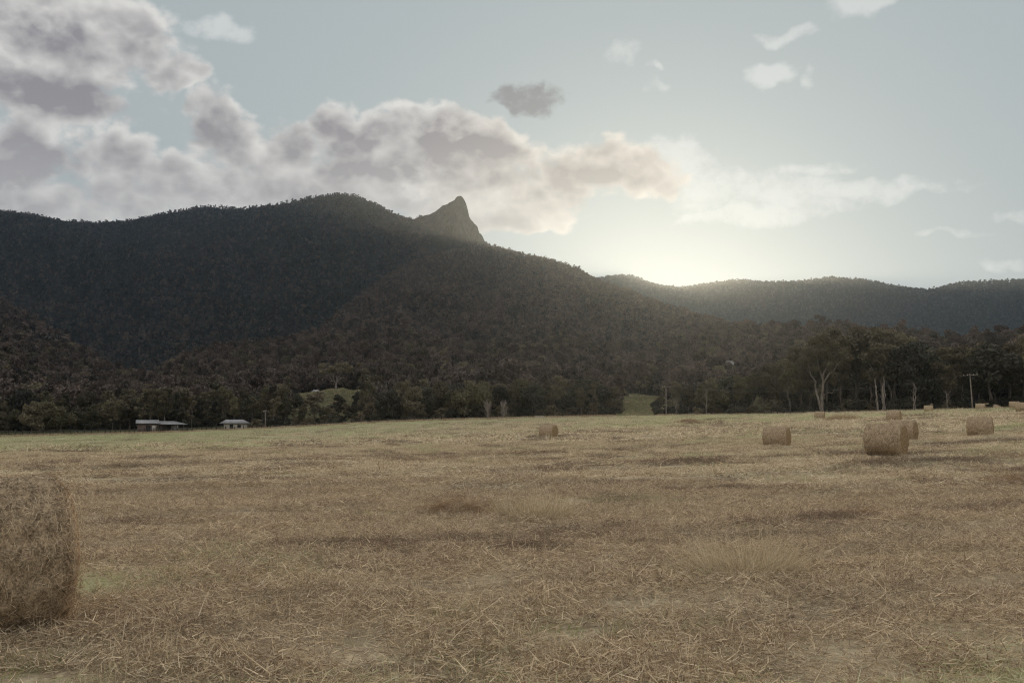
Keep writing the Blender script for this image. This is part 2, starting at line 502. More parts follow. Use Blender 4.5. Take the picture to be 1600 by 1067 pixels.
def mat_leaf(name, ca, cb, trans=0.25, hue_obj=0.35):
    mt, N = new_mat(name)
    geo = N.n('ShaderNodeNewGeometry')
    oi = N.n('ShaderNodeObjectInfo')
    f = N.m('ADD', N.m('MULTIPLY', geo.outputs['Random Per Island'], 0.55), N.m('MULTIPLY', oi.outputs['Random'], 0.45))
    c_ = N.mix(f, ca, cb)
    br = N.lin(oi.outputs['Random'], 0, 1, 1 - hue_obj, 1 + hue_obj)
    c_ = N.mix(1.0, c_, N.comb(br, br, br), 'MULTIPLY')
    return surf(N, mt, c_, 0.6, None, spec=0.2, trans=trans)

def mat_bark(name, ca, cb, scale=3.0):
    mt, N = new_mat(name)
    P = N.n('ShaderNodeTexCoord').outputs['Object']
    nz = N.noise(N.v('MULTIPLY', P, (1, 1, 0.25)), scale, 5, 0.65)
    return surf(N, mt, N.mix(N.smooth(nz, 0.35, 0.65), ca, cb), 0.85, nz, 0.5, 0.05, 0.15)

def mat_plain(name, ca, cb, scale=2.0, rough=0.7, stretch=(1, 1, 1), bstr=0.2, spec=0.3):
    mt, N = new_mat(name)
    P = N.n('ShaderNodeTexCoord').outputs['Object']
    nz = N.noise(N.v('MULTIPLY', P, stretch), scale, 5, 0.65)
    return surf(N, mt, N.mix(N.smooth(nz, 0.3, 0.7), ca, cb), rough, nz, bstr, 0.03, spec)

M_FIELD = mat_field()
M_HILLS = mat_hills()
M_FOREST = mat_leaf('forest leaves', (0.046, 0.038, 0.030), (0.098, 0.080, 0.060), 0.2, 0.45)
M_SPUR = mat_leaf('open forest leaves', (0.064, 0.048, 0.040), (0.150, 0.112, 0.090), 0.2, 0.32)
M_RAIN = mat_leaf('rainforest leaves', (0.036, 0.036, 0.035), (0.078, 0.076, 0.070), 0.2, 0.5)
M_GUM = mat_leaf('gum leaves', (0.075, 0.064, 0.042), (0.185, 0.152, 0.094), 0.25)
M_DARKLEAF = mat_leaf('dark leaves', (0.036, 0.034, 0.025), (0.082, 0.075, 0.050), 0.2)
M_OLIVE = mat_leaf('olive leaves', (0.085, 0.076, 0.044), (0.18, 0.155, 0.086), 0.25)
M_DRYLEAF = mat_leaf('dry twig leaves', (0.13, 0.10, 0.065), (0.20, 0.155, 0.10), 0.2)
M_BARK = mat_bark('brown bark', (0.07, 0.055, 0.045), (0.17, 0.135, 0.11))
M_PALEBARK = mat_bark('pale gum bark', (0.105, 0.085, 0.068), (0.215, 0.178, 0.145))
M_DEADWOOD = mat_bark('weathered dead wood', (0.125, 0.102, 0.085), (0.28, 0.235, 0.20))
M_TWIG = mat_bark('pale bare twigs', (0.20, 0.165, 0.14), (0.34, 0.29, 0.25))
M_POST = mat_bark('fence timber', (0.03, 0.024, 0.02), (0.09, 0.07, 0.055))
M_POLE = mat_bark('power pole timber', (0.14, 0.115, 0.095), (0.25, 0.21, 0.18))
M_ROOF = mat_plain('galvanised roof sheet', (0.20, 0.19, 0.19), (0.31, 0.295, 0.295), 0.8, 0.45, (1, 1, 1), 0.1, 0.5)
M_WALL = mat_plain('weatherboard', (0.10, 0.07, 0.055), (0.17, 0.12, 0.095), 1.5, 0.8)
M_PALEWALL = mat_plain('cream painted wall', (0.38, 0.34, 0.28), (0.52, 0.48, 0.40), 1.0, 0.7)
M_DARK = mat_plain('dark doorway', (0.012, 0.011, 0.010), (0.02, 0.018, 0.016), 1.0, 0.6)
M_WHITE = mat_plain('white paint', (0.50, 0.48, 0.45), (0.66, 0.64, 0.60), 1.0, 0.5)
M_WIRE = mat_plain('wire', (0.10, 0.10, 0.10), (0.16, 0.16, 0.15), 4.0, 0.5)

# ------------------------------------------------------------------ mesh helpers
def mesh_np(name, V, F, mat=None, smooth=False):
    """V (n,3), F list/array of equal-length polygons or list of arrays"""
    me = bpy.data.meshes.new(name)
    V = np.asarray(V, np.float32)
    if isinstance(F, np.ndarray): F = [F]
    F = [f for f in F if len(f)]
    me.vertices.add(len(V))
    me.vertices.foreach_set('co', V.ravel())
    loops = np.concatenate([f.ravel() for f in F]).astype(np.int32)
    tot = np.concatenate([np.full(len(f), f.shape[1], np.int32) for f in F])
    st = np.r_[0, np.cumsum(tot)[:-1]].astype(np.int32)
    me.loops.add(len(loops))
    me.loops.foreach_set('vertex_index', loops)
    me.polygons.add(len(tot))
    me.polygons.foreach_set('loop_start', st)
    me.polygons.foreach_set('loop_total', tot)
    if smooth: me.polygons.foreach_set('use_smooth', np.ones(len(tot), bool))
    me.update(calc_edges=True)
    if mat: me.materials.append(mat)
    return me

def link(name, me, parent=None, col=COL):
    o = bpy.data.objects.new(name, me)
    col.objects.link(o)
    if parent: o.parent = parent
    return o

def empty(name, loc=(0, 0, 0), rz=0.0, sc=1.0):
    o = bpy.data.objects.new(name, None)
    COL.objects.link(o)
    o.location = loc; o.rotation_euler = (0, 0, rz)
    o.scale = (sc, sc, sc) if not isinstance(sc, tuple) else sc
    return o

def tag(o, label, cat, group=None):
    o['label'] = label; o['category'] = cat
    if group: o['group'] = group
    return o

class MB:
    """collects simple solids into one mesh"""
    def __init__(self): self.V = []; self.F3 = []; self.F4 = []; self.n = 0
    def add(self, V, F):
        F = np.asarray(F) + self.n
        (self.F4 if F.shape[1] == 4 else self.F3).append(F)
        self.V.append(np.asarray(V, float)); self.n += len(V)
    def box(self, x0, x1, y0, y1, z0, z1):
        V = [(x0, y0, z0), (x1, y0, z0), (x1, y1, z0), (x0, y1, z0), (x0, y0, z1), (x1, y0, z1), (x1, y1, z1), (x0, y1, z1)]
        self.add(V, [(0, 3, 2, 1), (4, 5, 6, 7), (0, 1, 5, 4), (1, 2, 6, 5), (2, 3, 7, 6), (3, 0, 4, 7)])
        return self
    def hexa(self, V):
        self.add(V, [(0, 3, 2, 1), (4, 5, 6, 7), (0, 1, 5, 4), (1, 2, 6, 5), (2, 3, 7, 6), (3, 0, 4, 7)]); return self
    def tube(self, pts, radii, seg=7):
        pts = np.asarray(pts, float); k = len(pts)
        tang = np.gradient(pts, axis=0); tang /= np.linalg.norm(tang, axis=1)[:, None] + 1e-9
        ref = np.array([1.0, 0.13, 0.07]) if abs(tang[0][2]) > 0.7 else np.array([0.1, 0.05, 1.0])
        a1 = np.cross(tang, ref); a1 /= np.linalg.norm(a1, axis=1)[:, None] + 1e-9
        a2 = np.cross(tang, a1)
        th = np.linspace(0, 2 * pi, seg, endpoint=False)
        R = np.asarray(radii, float)[:, None, None]
        V = pts[:, None] + R * (np.cos(th)[None, :, None] * a1[:, None] + np.sin(th)[None, :, None] * a2[:, None])
        V = V.reshape(-1, 3)
        i = np.arange(k - 1)[:, None] * seg; j = np.arange(seg)[None]; j2 = (j + 1) % seg
        F = np.stack([i + j, i + j2, i + seg + j2, i + seg + j], -1).reshape(-1, 4)
        self.add(V, F)
        # end caps as fans
        self.add(np.vstack([V[:seg], pts[:1]]), [(q, (q + 1) % seg, seg) for q in range(seg)])
        self.add(np.vstack([V[-seg:], pts[-1:]]), [((q + 1) % seg, q, seg) for q in range(seg)])
        return self
    def mesh(self, name, mat, smooth=False):
        F = []
        if self.F3: F.append(np.concatenate(self.F3))
        if self.F4: F.append(np.concatenate(self.F4))
        return mesh_np(name, np.concatenate(self.V), F, mat, smooth)
    def build(self, name, mat, parent=None, smooth=False):
        return link(name, self.mesh(name, mat, smooth), parent)

# ------------------------------------------------------------------ clearings and rock
CLEAR = [(515, 75, 340, 575), (1000, 42, 300, 530), (1185, 26, 330, 520), (905, 22, 420, 500), (100, 400, 300, 345), (330, 160, 300, 345)]
def clear_mask(az, d):
    m_ = np.zeros_like(d)
    az = az + 0.006 * np.sin(d / 23.0) + 0.004 * np.sin(d / 9.0 + 1)
    px = 800 + FPX * np.tan(np.clip(az, -1, 1)) * cos(PITCH)
    for c_, hw, d0, d1 in CLEAR:
        m_ = np.maximum(m_, (1 - sstep(np.abs(px - c_), hw * 0.8, hw)) * sstep(d, d0 - 12, d0) * (1 - sstep(d, d1, d1 + 15)))
    return m_
ROCKS = [(640, 362, 36, 7), (678, 342, 24, 12), (430, 360, 14, 10), (470, 372, 9, 8), (600, 355, 12, 9), (700, 345, 24, 26), (725, 345, 34, 42), (715, 318, 16, 16), (640, 372, 14, 7), (560, 352, 16, 6), (235, 430, 4, 2), (665, 392, 10, 5), (540, 380, 9, 5)]
FROCKS = [(640, 362, 36, 7), (678, 342, 24, 12), (1165, 478, 10, 8), (1195, 474, 6, 12), (1262, 478, 12, 3)]
def rock_mask(x, y, z):
    az = np.arctan2(x, y); d = np.hypot(x, y)
    t = (z - CAMH) / np.maximum(d, 1)
    cx = np.tan(np.clip(az, -1, 1))
    # image-plane position only locates the outcrops on the slopes
    yk = 1 / np.sqrt(1 + cx ** 2)
    dz = t; h = np.cos(np.arctan(cx))
    den = cos(PITCH) * h + sin(PITCH) * dz
    pxx = 800 + FPX * np.sin(np.arctan(cx)) / den
    pyy = 533.5 - FPX * (-sin(PITCH) * h + cos(PITCH) * dz) / den
    m_ = np.zeros_like(d)
    nz = fbm(x / 45, y / 45, 77, 3)
    for lst, lo, hi in ((ROCKS, 2750, 3700), (FROCKS, 4300, 5250)):
        for rx, ry, sx, sy in lst:
            r = np.sqrt(((pxx - rx) / sx) ** 2 + ((pyy - ry) / sy) ** 2) + nz * 0.9
            m_ = np.maximum(m_, (1 - sstep(r, 0.6, 1.1)) * ((d > lo) & (d < hi)))
    return m_

# ------------------------------------------------------------------ ground sheets
def az_columns():
    fine = np.linspace(radians(-35), radians(35), 720)
    side = np.linspace(radians(35), radians(180), 60)[1:]
    return np.r_[-side[::-1][0:], fine, side[:-1]]
AZC = az_columns()
def ring_sheet(name, dists, mat, full_masks, cap=False):
    A, Dm = np.meshgrid(AZC, dists)
    X = Dm * np.sin(A); Y = Dm * np.cos(A)
    Z = ground(X, Y)
    nr, na = X.shape
    V = np.stack([X, Y, Z], -1).reshape(-1, 3)
    i = np.arange(nr - 1)[:, None] * na; j = np.arange(na)[None]; j2 = (j + 1) % na
    F = np.stack([i + j, i + na + j, i + na + j2, i + j2], -1).reshape(-1, 4)[:, ::-1]
    Fs = [F]
    if cap:
        V = np.vstack([V, [[0, 0, 0]]])
        jj = np.arange(na)
        Fs.append(np.stack([jj, (jj + 1) % na, np.full(na, len(V) - 1)], -1)[:, ::-1])
    me = mesh_np(name, V, Fs, mat, True)
    mk = full_masks(V[:, 0], V[:, 1], V[:, 2])
    at = me.color_attributes.new('mask', 'FLOAT_COLOR', 'POINT')
    buf = np.ones((len(V), 4), np.float32); buf[:, 0] = mk[0]; buf[:, 1] = mk[1]; buf[:, 2] = 0
    at.data.foreach_set('color', buf.ravel())
    o = link(name, me)
    o['kind'] = 'structure'
    return o
r_field = np.r_[np.geomspace(1.2, 4, 30), np.geomspace(4, 40, 330)[1:], np.geomspace(40, EDGE, 130)[1:]]
r_hill = np.r_[np.geomspace(EDGE, 900, 70), np.linspace(900, 2900, 110)[1:], np.linspace(2900, 3300, 50)[1:], np.linspace(3300, 4200, 34)[1:]]
r_far = np.linspace(4200, 6300, 46)
ring_sheet('field', r_field, M_FIELD, lambda x, y, z: masks(x, y), cap=True)
def hm(x, y, z):
    d = np.hypot(x, y); az = np.arctan2(x, y)
    return np.maximum(clear_mask(az, d), 1 - sstep(d, 318, 345)), rock_mask(x, y, z)
ring_sheet('hills', r_hill, M_HILLS, hm)
ring_sheet('mountain_range', r_far, M_HILLS, hm)

# ------------------------------------------------------------------ haze
def mat_haze():
    mt, N = new_mat('haze')
    o = N.n('ShaderNodeOutputMaterial')
    p = N.n('ShaderNodeVolumePrincipled')
    p.inputs['Color'].default_value = (0.56, 0.78, 1.0, 1)
    p.inputs['Density'].default_value = 3.5e-5
    p.inputs['Anisotropy'].default_value = 0.78
    N.link(p.outputs[0], o.inputs['Volume'])
    return mt
hz = MB().box(-6500, 6500, -6500, 6500, -12, 800).build('haze', mat_haze())
hz['kind'] = 'stuff'

# ------------------------------------------------------------------ geometry-nodes scatter
def scatter_group():
    g = bpy.data.node_groups.new('scatter', 'GeometryNodeTree')
    g.interface.new_socket('Geometry', in_out='INPUT', socket_type='NodeSocketGeometry')
    g.interface.new_socket('Geometry', in_out='OUTPUT', socket_type='NodeSocketGeometry')
    return g
def scatter(name, P, rot, scl, idx, protos, attrs=None):
    me = bpy.data.meshes.new(name)
    P = np.asarray(P, np.float32)
    me.vertices.add(len(P)); me.vertices.foreach_set('co', P.ravel())
    def fa(nm, typ, arr, key):
        a = me.attributes.new(nm, typ, 'POINT'); a.data.foreach_set(key, np.ascontiguousarray(arr).ravel())
    fa('srot', 'FLOAT_VECTOR', np.asarray(rot, np.float32), 'vector')
    fa('sscl', 'FLOAT_VECTOR', np.asarray(scl, np.float32), 'vector')
    fa('sidx', 'INT', np.asarray(idx, np.int32), 'value')
    for k, a in (attrs or {}).items(): fa(k, 'FLOAT', np.asarray(a, np.float32), 'value')
    col = bpy.data.collections.new(name + ' pieces')
    for i, pm in enumerate(protos):
        po = bpy.data.objects.new('%s_piece_%02d' % (name, i), pm); col.objects.link(po)
    g = scatter_group()
    n = lambda t, **k: NT(g).n(t, **k)
    gi = n('NodeGroupInput'); go = n('NodeGroupOutput')
    ci = n('GeometryNodeCollectionInfo', transform_space='ORIGINAL')
    ci.inputs['Collection'].default_value = col
    ci.inputs['Separate Children'].default_value = True
    ci.inputs['Reset Children'].default_value = True
    ip = n('GeometryNodeInstanceOnPoints')
    def na(nm, typ):
        q = n('GeometryNodeInputNamedAttribute', data_type=typ); q.inputs['Name'].default_value = nm
        return q.outputs['Attribute']
    er = n('FunctionNodeEulerToRotation')
    L = g.links.new
    L(na('srot', 'FLOAT_VECTOR'), er.inputs[0])
    L(gi.outputs[0], ip.inputs['Points'])
    L(ci.outputs[0], ip.inputs['Instance'])
    ip.inputs['Pick Instance'].default_value = True
    L(na('sidx', 'INT'), ip.inputs['Instance Index'])
    L(er.outputs[0], ip.inputs['Rotation'])
    L(na('sscl', 'FLOAT_VECTOR'), ip.inputs['Scale'])
    L(ip.outputs[0], go.inputs[0])
    o = link(name, me)
    md = o.modifiers.new('scatter', 'NODES'); md.node_group = g
    o['kind'] = 'stuff'
    return o

# ------------------------------------------------------------------ foliage builders
def leaf_cloud(rng, centers, radii, n_each, size, flat=0.75, up=0.35):
    """leaf faces spread through clumps, thicker near each clump's surface"""
    Vs = []
    for c_, r, n_ in zip(centers, radii, n_each):
        u = rng.normal(size=(n_, 3)); u /= np.linalg.norm(u, axis=1)[:, None]
        rr = r * rng.uniform(0.25, 1.0, n_) ** 0.55
        p = u * rr[:, None] * np.array([1, 1, flat]) + c_
        nrm = u * 0.6 + rng.normal(size=(n_, 3)) * 0.7 + np.array([0, 0, up])
        nrm /= np.linalg.norm(nrm, axis=1)[:, None]
        a = np.cross(nrm, rng.normal(size=(n_, 3))); a /= np.linalg.norm(a, axis=1)[:, None] + 1e-9
        b = np.cross(nrm, a)
        s = size * rng.uniform(0.55, 1.4, n_)[:, None]
        a = a * s; b = b * s * rng.uniform(0.45, 0.8, n_)[:, None]
        Vs.append(np.stack([p - a, p - b * 0.9 + a * 0.1, p + a, p + b], 1))
    V = np.concatenate(Vs).reshape(-1, 3)
    F = np.arange(len(V)).reshape(-1, 4)
    return V, F

def crown_centers(rng, h0, h1, rad, n_, shape='dome'):
    C, R = [], []
    for k in range(n_):
        t = rng.uniform(0, 1)
        z = h0 + (h1 - h0) * t
        if shape == 'dome': prof = math.sqrt(max(0.05, 1 - (t * 1.0 - 0.25) ** 2 / 0.62))
        elif shape == 'cone': prof = 1.05 - t * 0.85
        elif shape == 'vase': prof = 0.45 + 0.75 * t if t < 0.75 else 1.0 - (t - 0.75) * 1.6
        else: prof = 1.0
        th = rng.uniform(0, 2 * pi); q = rad * prof * math.sqrt(rng.uniform(0.08, 1)) * 0.8
        C.append((q * cos(th), q * sin(th), z)); R.append(rad * rng.uniform(0.26, 0.46))
    return np.array(C), np.array(R)

def limb(rng, mb, p0, p1, r0, r1, wig=0.08, seg=6, k=6):
    p0 = np.array(p0, float); p1 = np.array(p1, float)
    L = np.linalg.norm(p1 - p0)
    t = np.linspace(0, 1, k)[:, None]
    pts = p0 + (p1 - p0) * t + rng.normal(size=(k, 3)) * wig * L * np.sin(t * pi) * 0.6
    mb.tube(pts, np.linspace(r0, r1, k), seg)
    return pts

def make_tree(seed, h, rad, h0, n_clump, leaves, size, shape, bark, leafm, tr=0.22, limbs=6, lean=0.03, bare=0, flat=0.75):
    """returns trunk mesh (tapered, with limbs) and crown mesh"""
    rng = np.random.default_rng(seed)
    mb = MB()
    top = np.array([rng.normal() * lean * h, rng.normal() * lean * h, h * 0.9])
    tp = limb(rng, mb, (0, 0, -0.5), top, tr, tr * 0.2, 0.03, 8, 9)
    C, R = crown_centers(rng, h0, h - rad * 0.25, rad, n_clump, shape)
    order = rng.permutation(len(C))[:limbs]
    for q in order:
        c_ = C[q]
        zz = np.clip(c_[2] * rng.uniform(0.45, 0.75), h * 0.12, h * 0.85)
        base = np.array([np.interp(zz, tp[:, 2], tp[:, 0]), np.interp(zz, tp[:, 2], tp[:, 1]), zz])
        limb(rng, mb, base, c_, tr * (0.62 - 0.4 * zz / h), tr * 0.08, 0.1, 5, 6)
    for q in range(bare):
        th = rng.uniform(0, 2 * pi); zz = h * rng.uniform(0.22, 0.45)
        base = np.array([np.interp(zz, tp[:, 2], tp[:, 0]), np.interp(zz, tp[:, 2], tp[:, 1]), zz])
        e = base + np.array([cos(th) * h * 0.2, sin(th) * h * 0.2, h * rng.uniform(0.05, 0.2)])
        pts = limb(rng, mb, base, e, tr * 0.3, tr * 0.06, 0.12, 5, 6)
        limb(rng, mb, pts[3], pts[3] + np.array([cos(th + 1) * h * .07, sin(th + 1) * h * .07, h * .09]), tr * .14, tr * .03, .1, 4, 4)
    trunk = mb.mesh('trunk', bark, True)
    w = R ** 2; n_each = np.maximum((leaves * w / w.sum()).astype(int), 6)
    V, F = leaf_cloud(rng, C, R, n_each, size, flat)
    crown = mesh_np('crown', V, F, leafm)
    return trunk, crown

# forest pieces: crown with a short trunk below, one mesh each
def forest_piece(seed, h, rad, leaves, size, shape, leafm, low=0.35):
    rng = np.random.default_rng(seed)
    C, R = crown_centers(rng, h * low, h * 0.88, rad, 9, shape)
    w = R ** 2; n_each = np.maximum((leaves * w / w.sum()).astype(int), 4)
    V, F = leaf_cloud(rng, C, R, n_each, size, 0.8)
    mb = MB(); mb.add(V, F)
    mb.tube([(0, 0, -2), (0.1, 0, h * 0.4), (0.2, 0.1, h * 0.75)], [0.28, 0.2, 0.06], 4)
    return mb.mesh('forest piece', leafm)
near_p = [forest_piece(100 + i, (13, 11, 15, 12, 9)[i], (5.0, 5.4, 4.4, 4.8, 4.6)[i], 520, 0.62, ('dome', 'dome', 'vase', 'dome', 'dome')[i], (M_SPUR, M_GUM, M_SPUR, M_FOREST, M_SPUR)[i]) for i in range(5)]
spur_p = [forest_piece(200 + i, (12, 10, 13)[i], (5.2, 5.6, 4.8)[i], 150, 1.2, ('dome', 'dome', 'vase')[i], M_SPUR, 0.15) for i in range(3)]
rain_p = [forest_piece(210 + i, (12, 10, 13)[i], (5.2, 5.6, 4.8)[i], 120, 1.35, 'dome', M_RAIN, 0.08) for i in range(3)]

def forest_points(d0, d1, spacing, margin, rng, treeh, azmax=radians(31.5)):
    area = azmax * (d1 ** 2 - d0 ** 2)
    n_ = int(area / spacing ** 2)
    az = rng.uniform(-azmax, azmax, n_)
    d = np.sqrt(rng.uniform(d0 ** 2, d1 ** 2, n_))
    x = d * np.sin(az); y = d * np.cos(az)
    z = ground(x, y)
    # leave out what hills in front hide even from a few steps aside
    ga = np.linspace(-azmax, azmax, 260); gd = np.r_[np.linspace(EDGE, 1200, 80), np.linspace(1220, 5400, 200)]
    A, Dm = np.meshgrid(ga, gd, indexing='ij')
    T = (ground(Dm * np.sin(A), Dm * np.cos(A)) - CAMH) / Dm
    Rm = np.maximum.accumulate(T, axis=1)
    ia = np.clip(((az + azmax) / (2 * azmax) * 259).round().astype(int), 0, 259)
    jd = np.clip(np.searchsorted(gd, d) - 2, 0, len(gd) - 1)
    vis = (z + treeh - CAMH) / d > Rm[ia, jd] - margin
    spire = (az > az_of(672)) & (az < az_of(757)) & (d > 2960) & (d < 3700)
    keep = vis & ~spire & (clear_mask(az, d) < 0.35) & (rock_mask(x, y, z) < 0.5)
    return np.stack([x, y, z], -1)[keep], d[keep]

rngf = np.random.default_rng(3)
P1, D1 = forest_points(348, 1150, 6.6, 0.006, rngf, 14)
P2, D2 = forest_points(1150, 3760, 7.4, 0.004, rngf, 13)
P3, D3_ = forest_points(4350, 5260, 10.5, 0.003, rngf, 12)
print('forest', len(P1), len(P2), len(P3))
def forest_obj(name, P, protos, lo, hi, rng, zs=0.0):
    n_ = len(P)
    sc = lo + (hi - lo) * rng.beta(1.6, 2.4, n_)
    S3 = np.stack([sc * rng.uniform(.85, 1.15, n_), sc * rng.uniform(.85, 1.15, n_), sc * rng.uniform(.8, 1.15, n_)], -1)
    R3 = np.stack([rng.normal(0, .05, n_), rng.normal(0, .05, n_), rng.uniform(0, 2 * pi, n_)], -1)
    return scatter(name, P, R3, S3, rng.integers(0, len(protos), n_), protos)
# the nearest trees of the wood become objects of their own further down
NEAR_N = 120
order = np.argsort(D1)
# keep the near objects spread evenly: nearest first
near_ids, rest_ids = order[:NEAR_N], order[NEAR_N:]
forest_obj('hillside_forest', P1[rest_ids], near_p, 0.55, 1.35, rngf)
az2 = np.arctan2(P2[:, 0], P2[:, 1])
on_spur = D2 < np.interp(az2, CS[0], CS[1]) + 60
mixr = rngf.uniform(size=len(P2)); on_spur = np.where(on_spur, mixr < 0.78, mixr < 0.30)      # the two kinds of forest mingle
forest_obj('spur_forest', P2[on_spur], spur_p, 0.5, 1.2, rngf)
forest_obj('mountain_forest', P2[~on_spur], rain_p, 0.42, 0.95, rngf)
forest_obj('far_mountain_forest', P3, rain_p, 0.9, 1.5, rngf)

# ------------------------------------------------------------------ helpers to stand things in the field
def at(px, row_or_none, d):
    """a point on the ground at distance d under photo column px"""
    az = az_of(px, 646 if row_or_none is None else row_or_none)
    x, y = d * sin(az), d * cos(az)
    return np.array([x, y, float(ground(np.array([x]), np.array([y]))[0])])

def edge_row(px):
    return np.interp(px, [0, 200, 400, 600, 800, 1000, 1200, 1400, 1600], [683, 678, 671, 660, 654, 650, 648, 643, 638])

def copy_tree(root, loc, rz, sc, name=None):
    """copy a thing with its parts"""
    r = root.copy(); COL.objects.link(r)
    r.location = loc; r.rotation_euler = (0, 0, rz); r.scale = sc if isinstance(sc, tuple) else (sc, sc, sc)
    for ch in list(root.children):
        c_ = ch.copy(); COL.objects.link(c_); c_.parent = r
    return r

# ------------------------------------------------------------------ hay bales
def mat_bale():
    mt, N = new_mat('baled hay side')
    P = N.n('ShaderNodeTexCoord').outputs['Object']
    X = N.xyz(P)
    ang = N.m('ARCTAN2', X[1], X[2])
    cyl = N.comb(N.m('MULTIPLY', X[0], 9.0), N.m('MULTIPLY', ang, 2.2), 0.0)
    fine = N.noise(P, 55.0, 5, 0.75)
    mid = N.noise(P, 7.0, 4, 0.6)
    wrap = N.noise(cyl, 3.0, 4, 0.6)
    f = N.m('ADD', N.m('MULTIPLY', fine, 0.6), N.m('ADD', N.m('MULTIPLY', wrap, 0.25), N.m('MULTIPLY', mid, 0.2)))
    c_ = N.mix(N.smooth(f, 0.38, 0.66), (0.10, 0.068, 0.040), (0.60, 0.455, 0.295))
    return surf(N, mt, c_, 0.9, f, 0.9, 0.03, 0.15)
def mat_bale_end():
    mt, N = new_mat('baled hay end')
    P = N.n('ShaderNodeTexCoord').outputs['Object']
    X = N.xyz(P)
    r = N.m('SQRT', N.m('ADD', N.m('MULTIPLY', X[1], X[1]), N.m('MULTIPLY', X[2], X[2])))
    ang = N.m('ARCTAN2', X[1], X[2])
    sp = N.comb(N.m('MULTIPLY', N.m('ADD', r, N.m('MULTIPLY', ang, 0.012)), 26.0), N.m('MULTIPLY', ang, 1.6), 0.0)
    nz = N.noise(sp, 1.6, 6, 0.7); fine = N.noise(P, 40.0, 4, 0.7)
    f = N.m('ADD', N.m('MULTIPLY', nz, 0.6), N.m('MULTIPLY', fine, 0.4))
    c_ = N.mix(N.smooth(f, 0.38, 0.64), (0.10, 0.064, 0.034), (0.50, 0.355, 0.195))
    return surf(N, mt, c_, 0.9, f, 1.0, 0.04, 0.15)
def mat_strand(name, ca, cb, inst=False, green=True):
    mt, N = new_mat(name)
    rnd = N.n('ShaderNodeNewGeometry').outputs['Random Per Island']
    c_ = N.mix(N.m('POWER', rnd, 1.25), ca, cb)
    if inst:
        g = N.n('ShaderNodeAttribute', attribute_type='INSTANCER', attribute_name='green').outputs['Fac']
        k = N.n('ShaderNodeAttribute', attribute_type='INSTANCER', attribute_name='dark').outputs['Fac']
        pick = N.m('GREATER_THAN', g, N.m('FRACT', N.m('MULTIPLY', rnd, 17.3)))
        c_ = N.mix(N.m('MULTIPLY', pick, 0.85), c_, N.mix(N.m('FRACT', N.m('MULTIPLY', rnd, 7.7)), GREEN_B, GREEN_A))
        pk = N.m('GREATER_THAN', k, N.m('FRACT', N.m('MULTIPLY', rnd, 31.1)))
        c_ = N.mix(N.m('MULTIPLY', pk, 0.75), c_, (0.15, 0.10, 0.07))
    return surf(N, mt, c_, 0.75, None, spec=0.25, trans=0.18)
M_BALE = mat_bale(); M_BEND = mat_bale_end()
M_STRAND = mat_strand('loose straw', (0.17, 0.115, 0.068), (0.80, 0.645, 0.44))
M_STUB = mat_strand('stubble straw', (0.20, 0.138, 0.088), (0.88, 0.725, 0.50), True)
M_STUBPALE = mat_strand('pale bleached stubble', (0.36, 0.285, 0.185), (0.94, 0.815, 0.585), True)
M_TUFTG = mat_strand('green tuft', (0.24, 0.27, 0.10), (0.44, 0.45, 0.20))
M_TUFTD = mat_strand('dry tuft', (0.40, 0.32, 0.20), (0.72, 0.61, 0.42))
M_TUFTB = mat_strand('brown tuft', (0.26, 0.175, 0.105), (0.52, 0.38, 0.24))

def strips(rng, base, dirv, length, width, bend, up=np.array([0, 0, 1.0]), seg=2):
    """thin curved blades, each its own little ribbon: base (n,3), dirv (n,3) unit"""
    n_ = len(base)
    side = np.cross(dirv, rng.normal(size=(n_, 3))); side /= np.linalg.norm(side, axis=1)[:, None] + 1e-9
    bd = np.cross(dirv, side)
    V = []
    for k in range(seg + 1):
        t = k / seg
        p = base + dirv * (length * t)[:, None] + (bd * bend[:, None] + np.array([0, 0, -0.3]) * np.abs(bend)[:, None]) * (t * t * length)[:, None]
        w = (width * (1 - 0.75 * t))[:, None] * side * 0.5
        V += [p - w, p + w]
    V = np.stack(V, 1)                                   # n, 2*(seg+1), 3
    nv = 2 * (seg + 1)
    F = []
    for k in range(seg):
        q = np.array([2 * k, 2 * k + 1, 2 * k + 3, 2 * k + 2])
        F.append(np.arange(n_)[:, None] * nv + q[None])
    return V.reshape(-1, 3), np.concatenate(F)

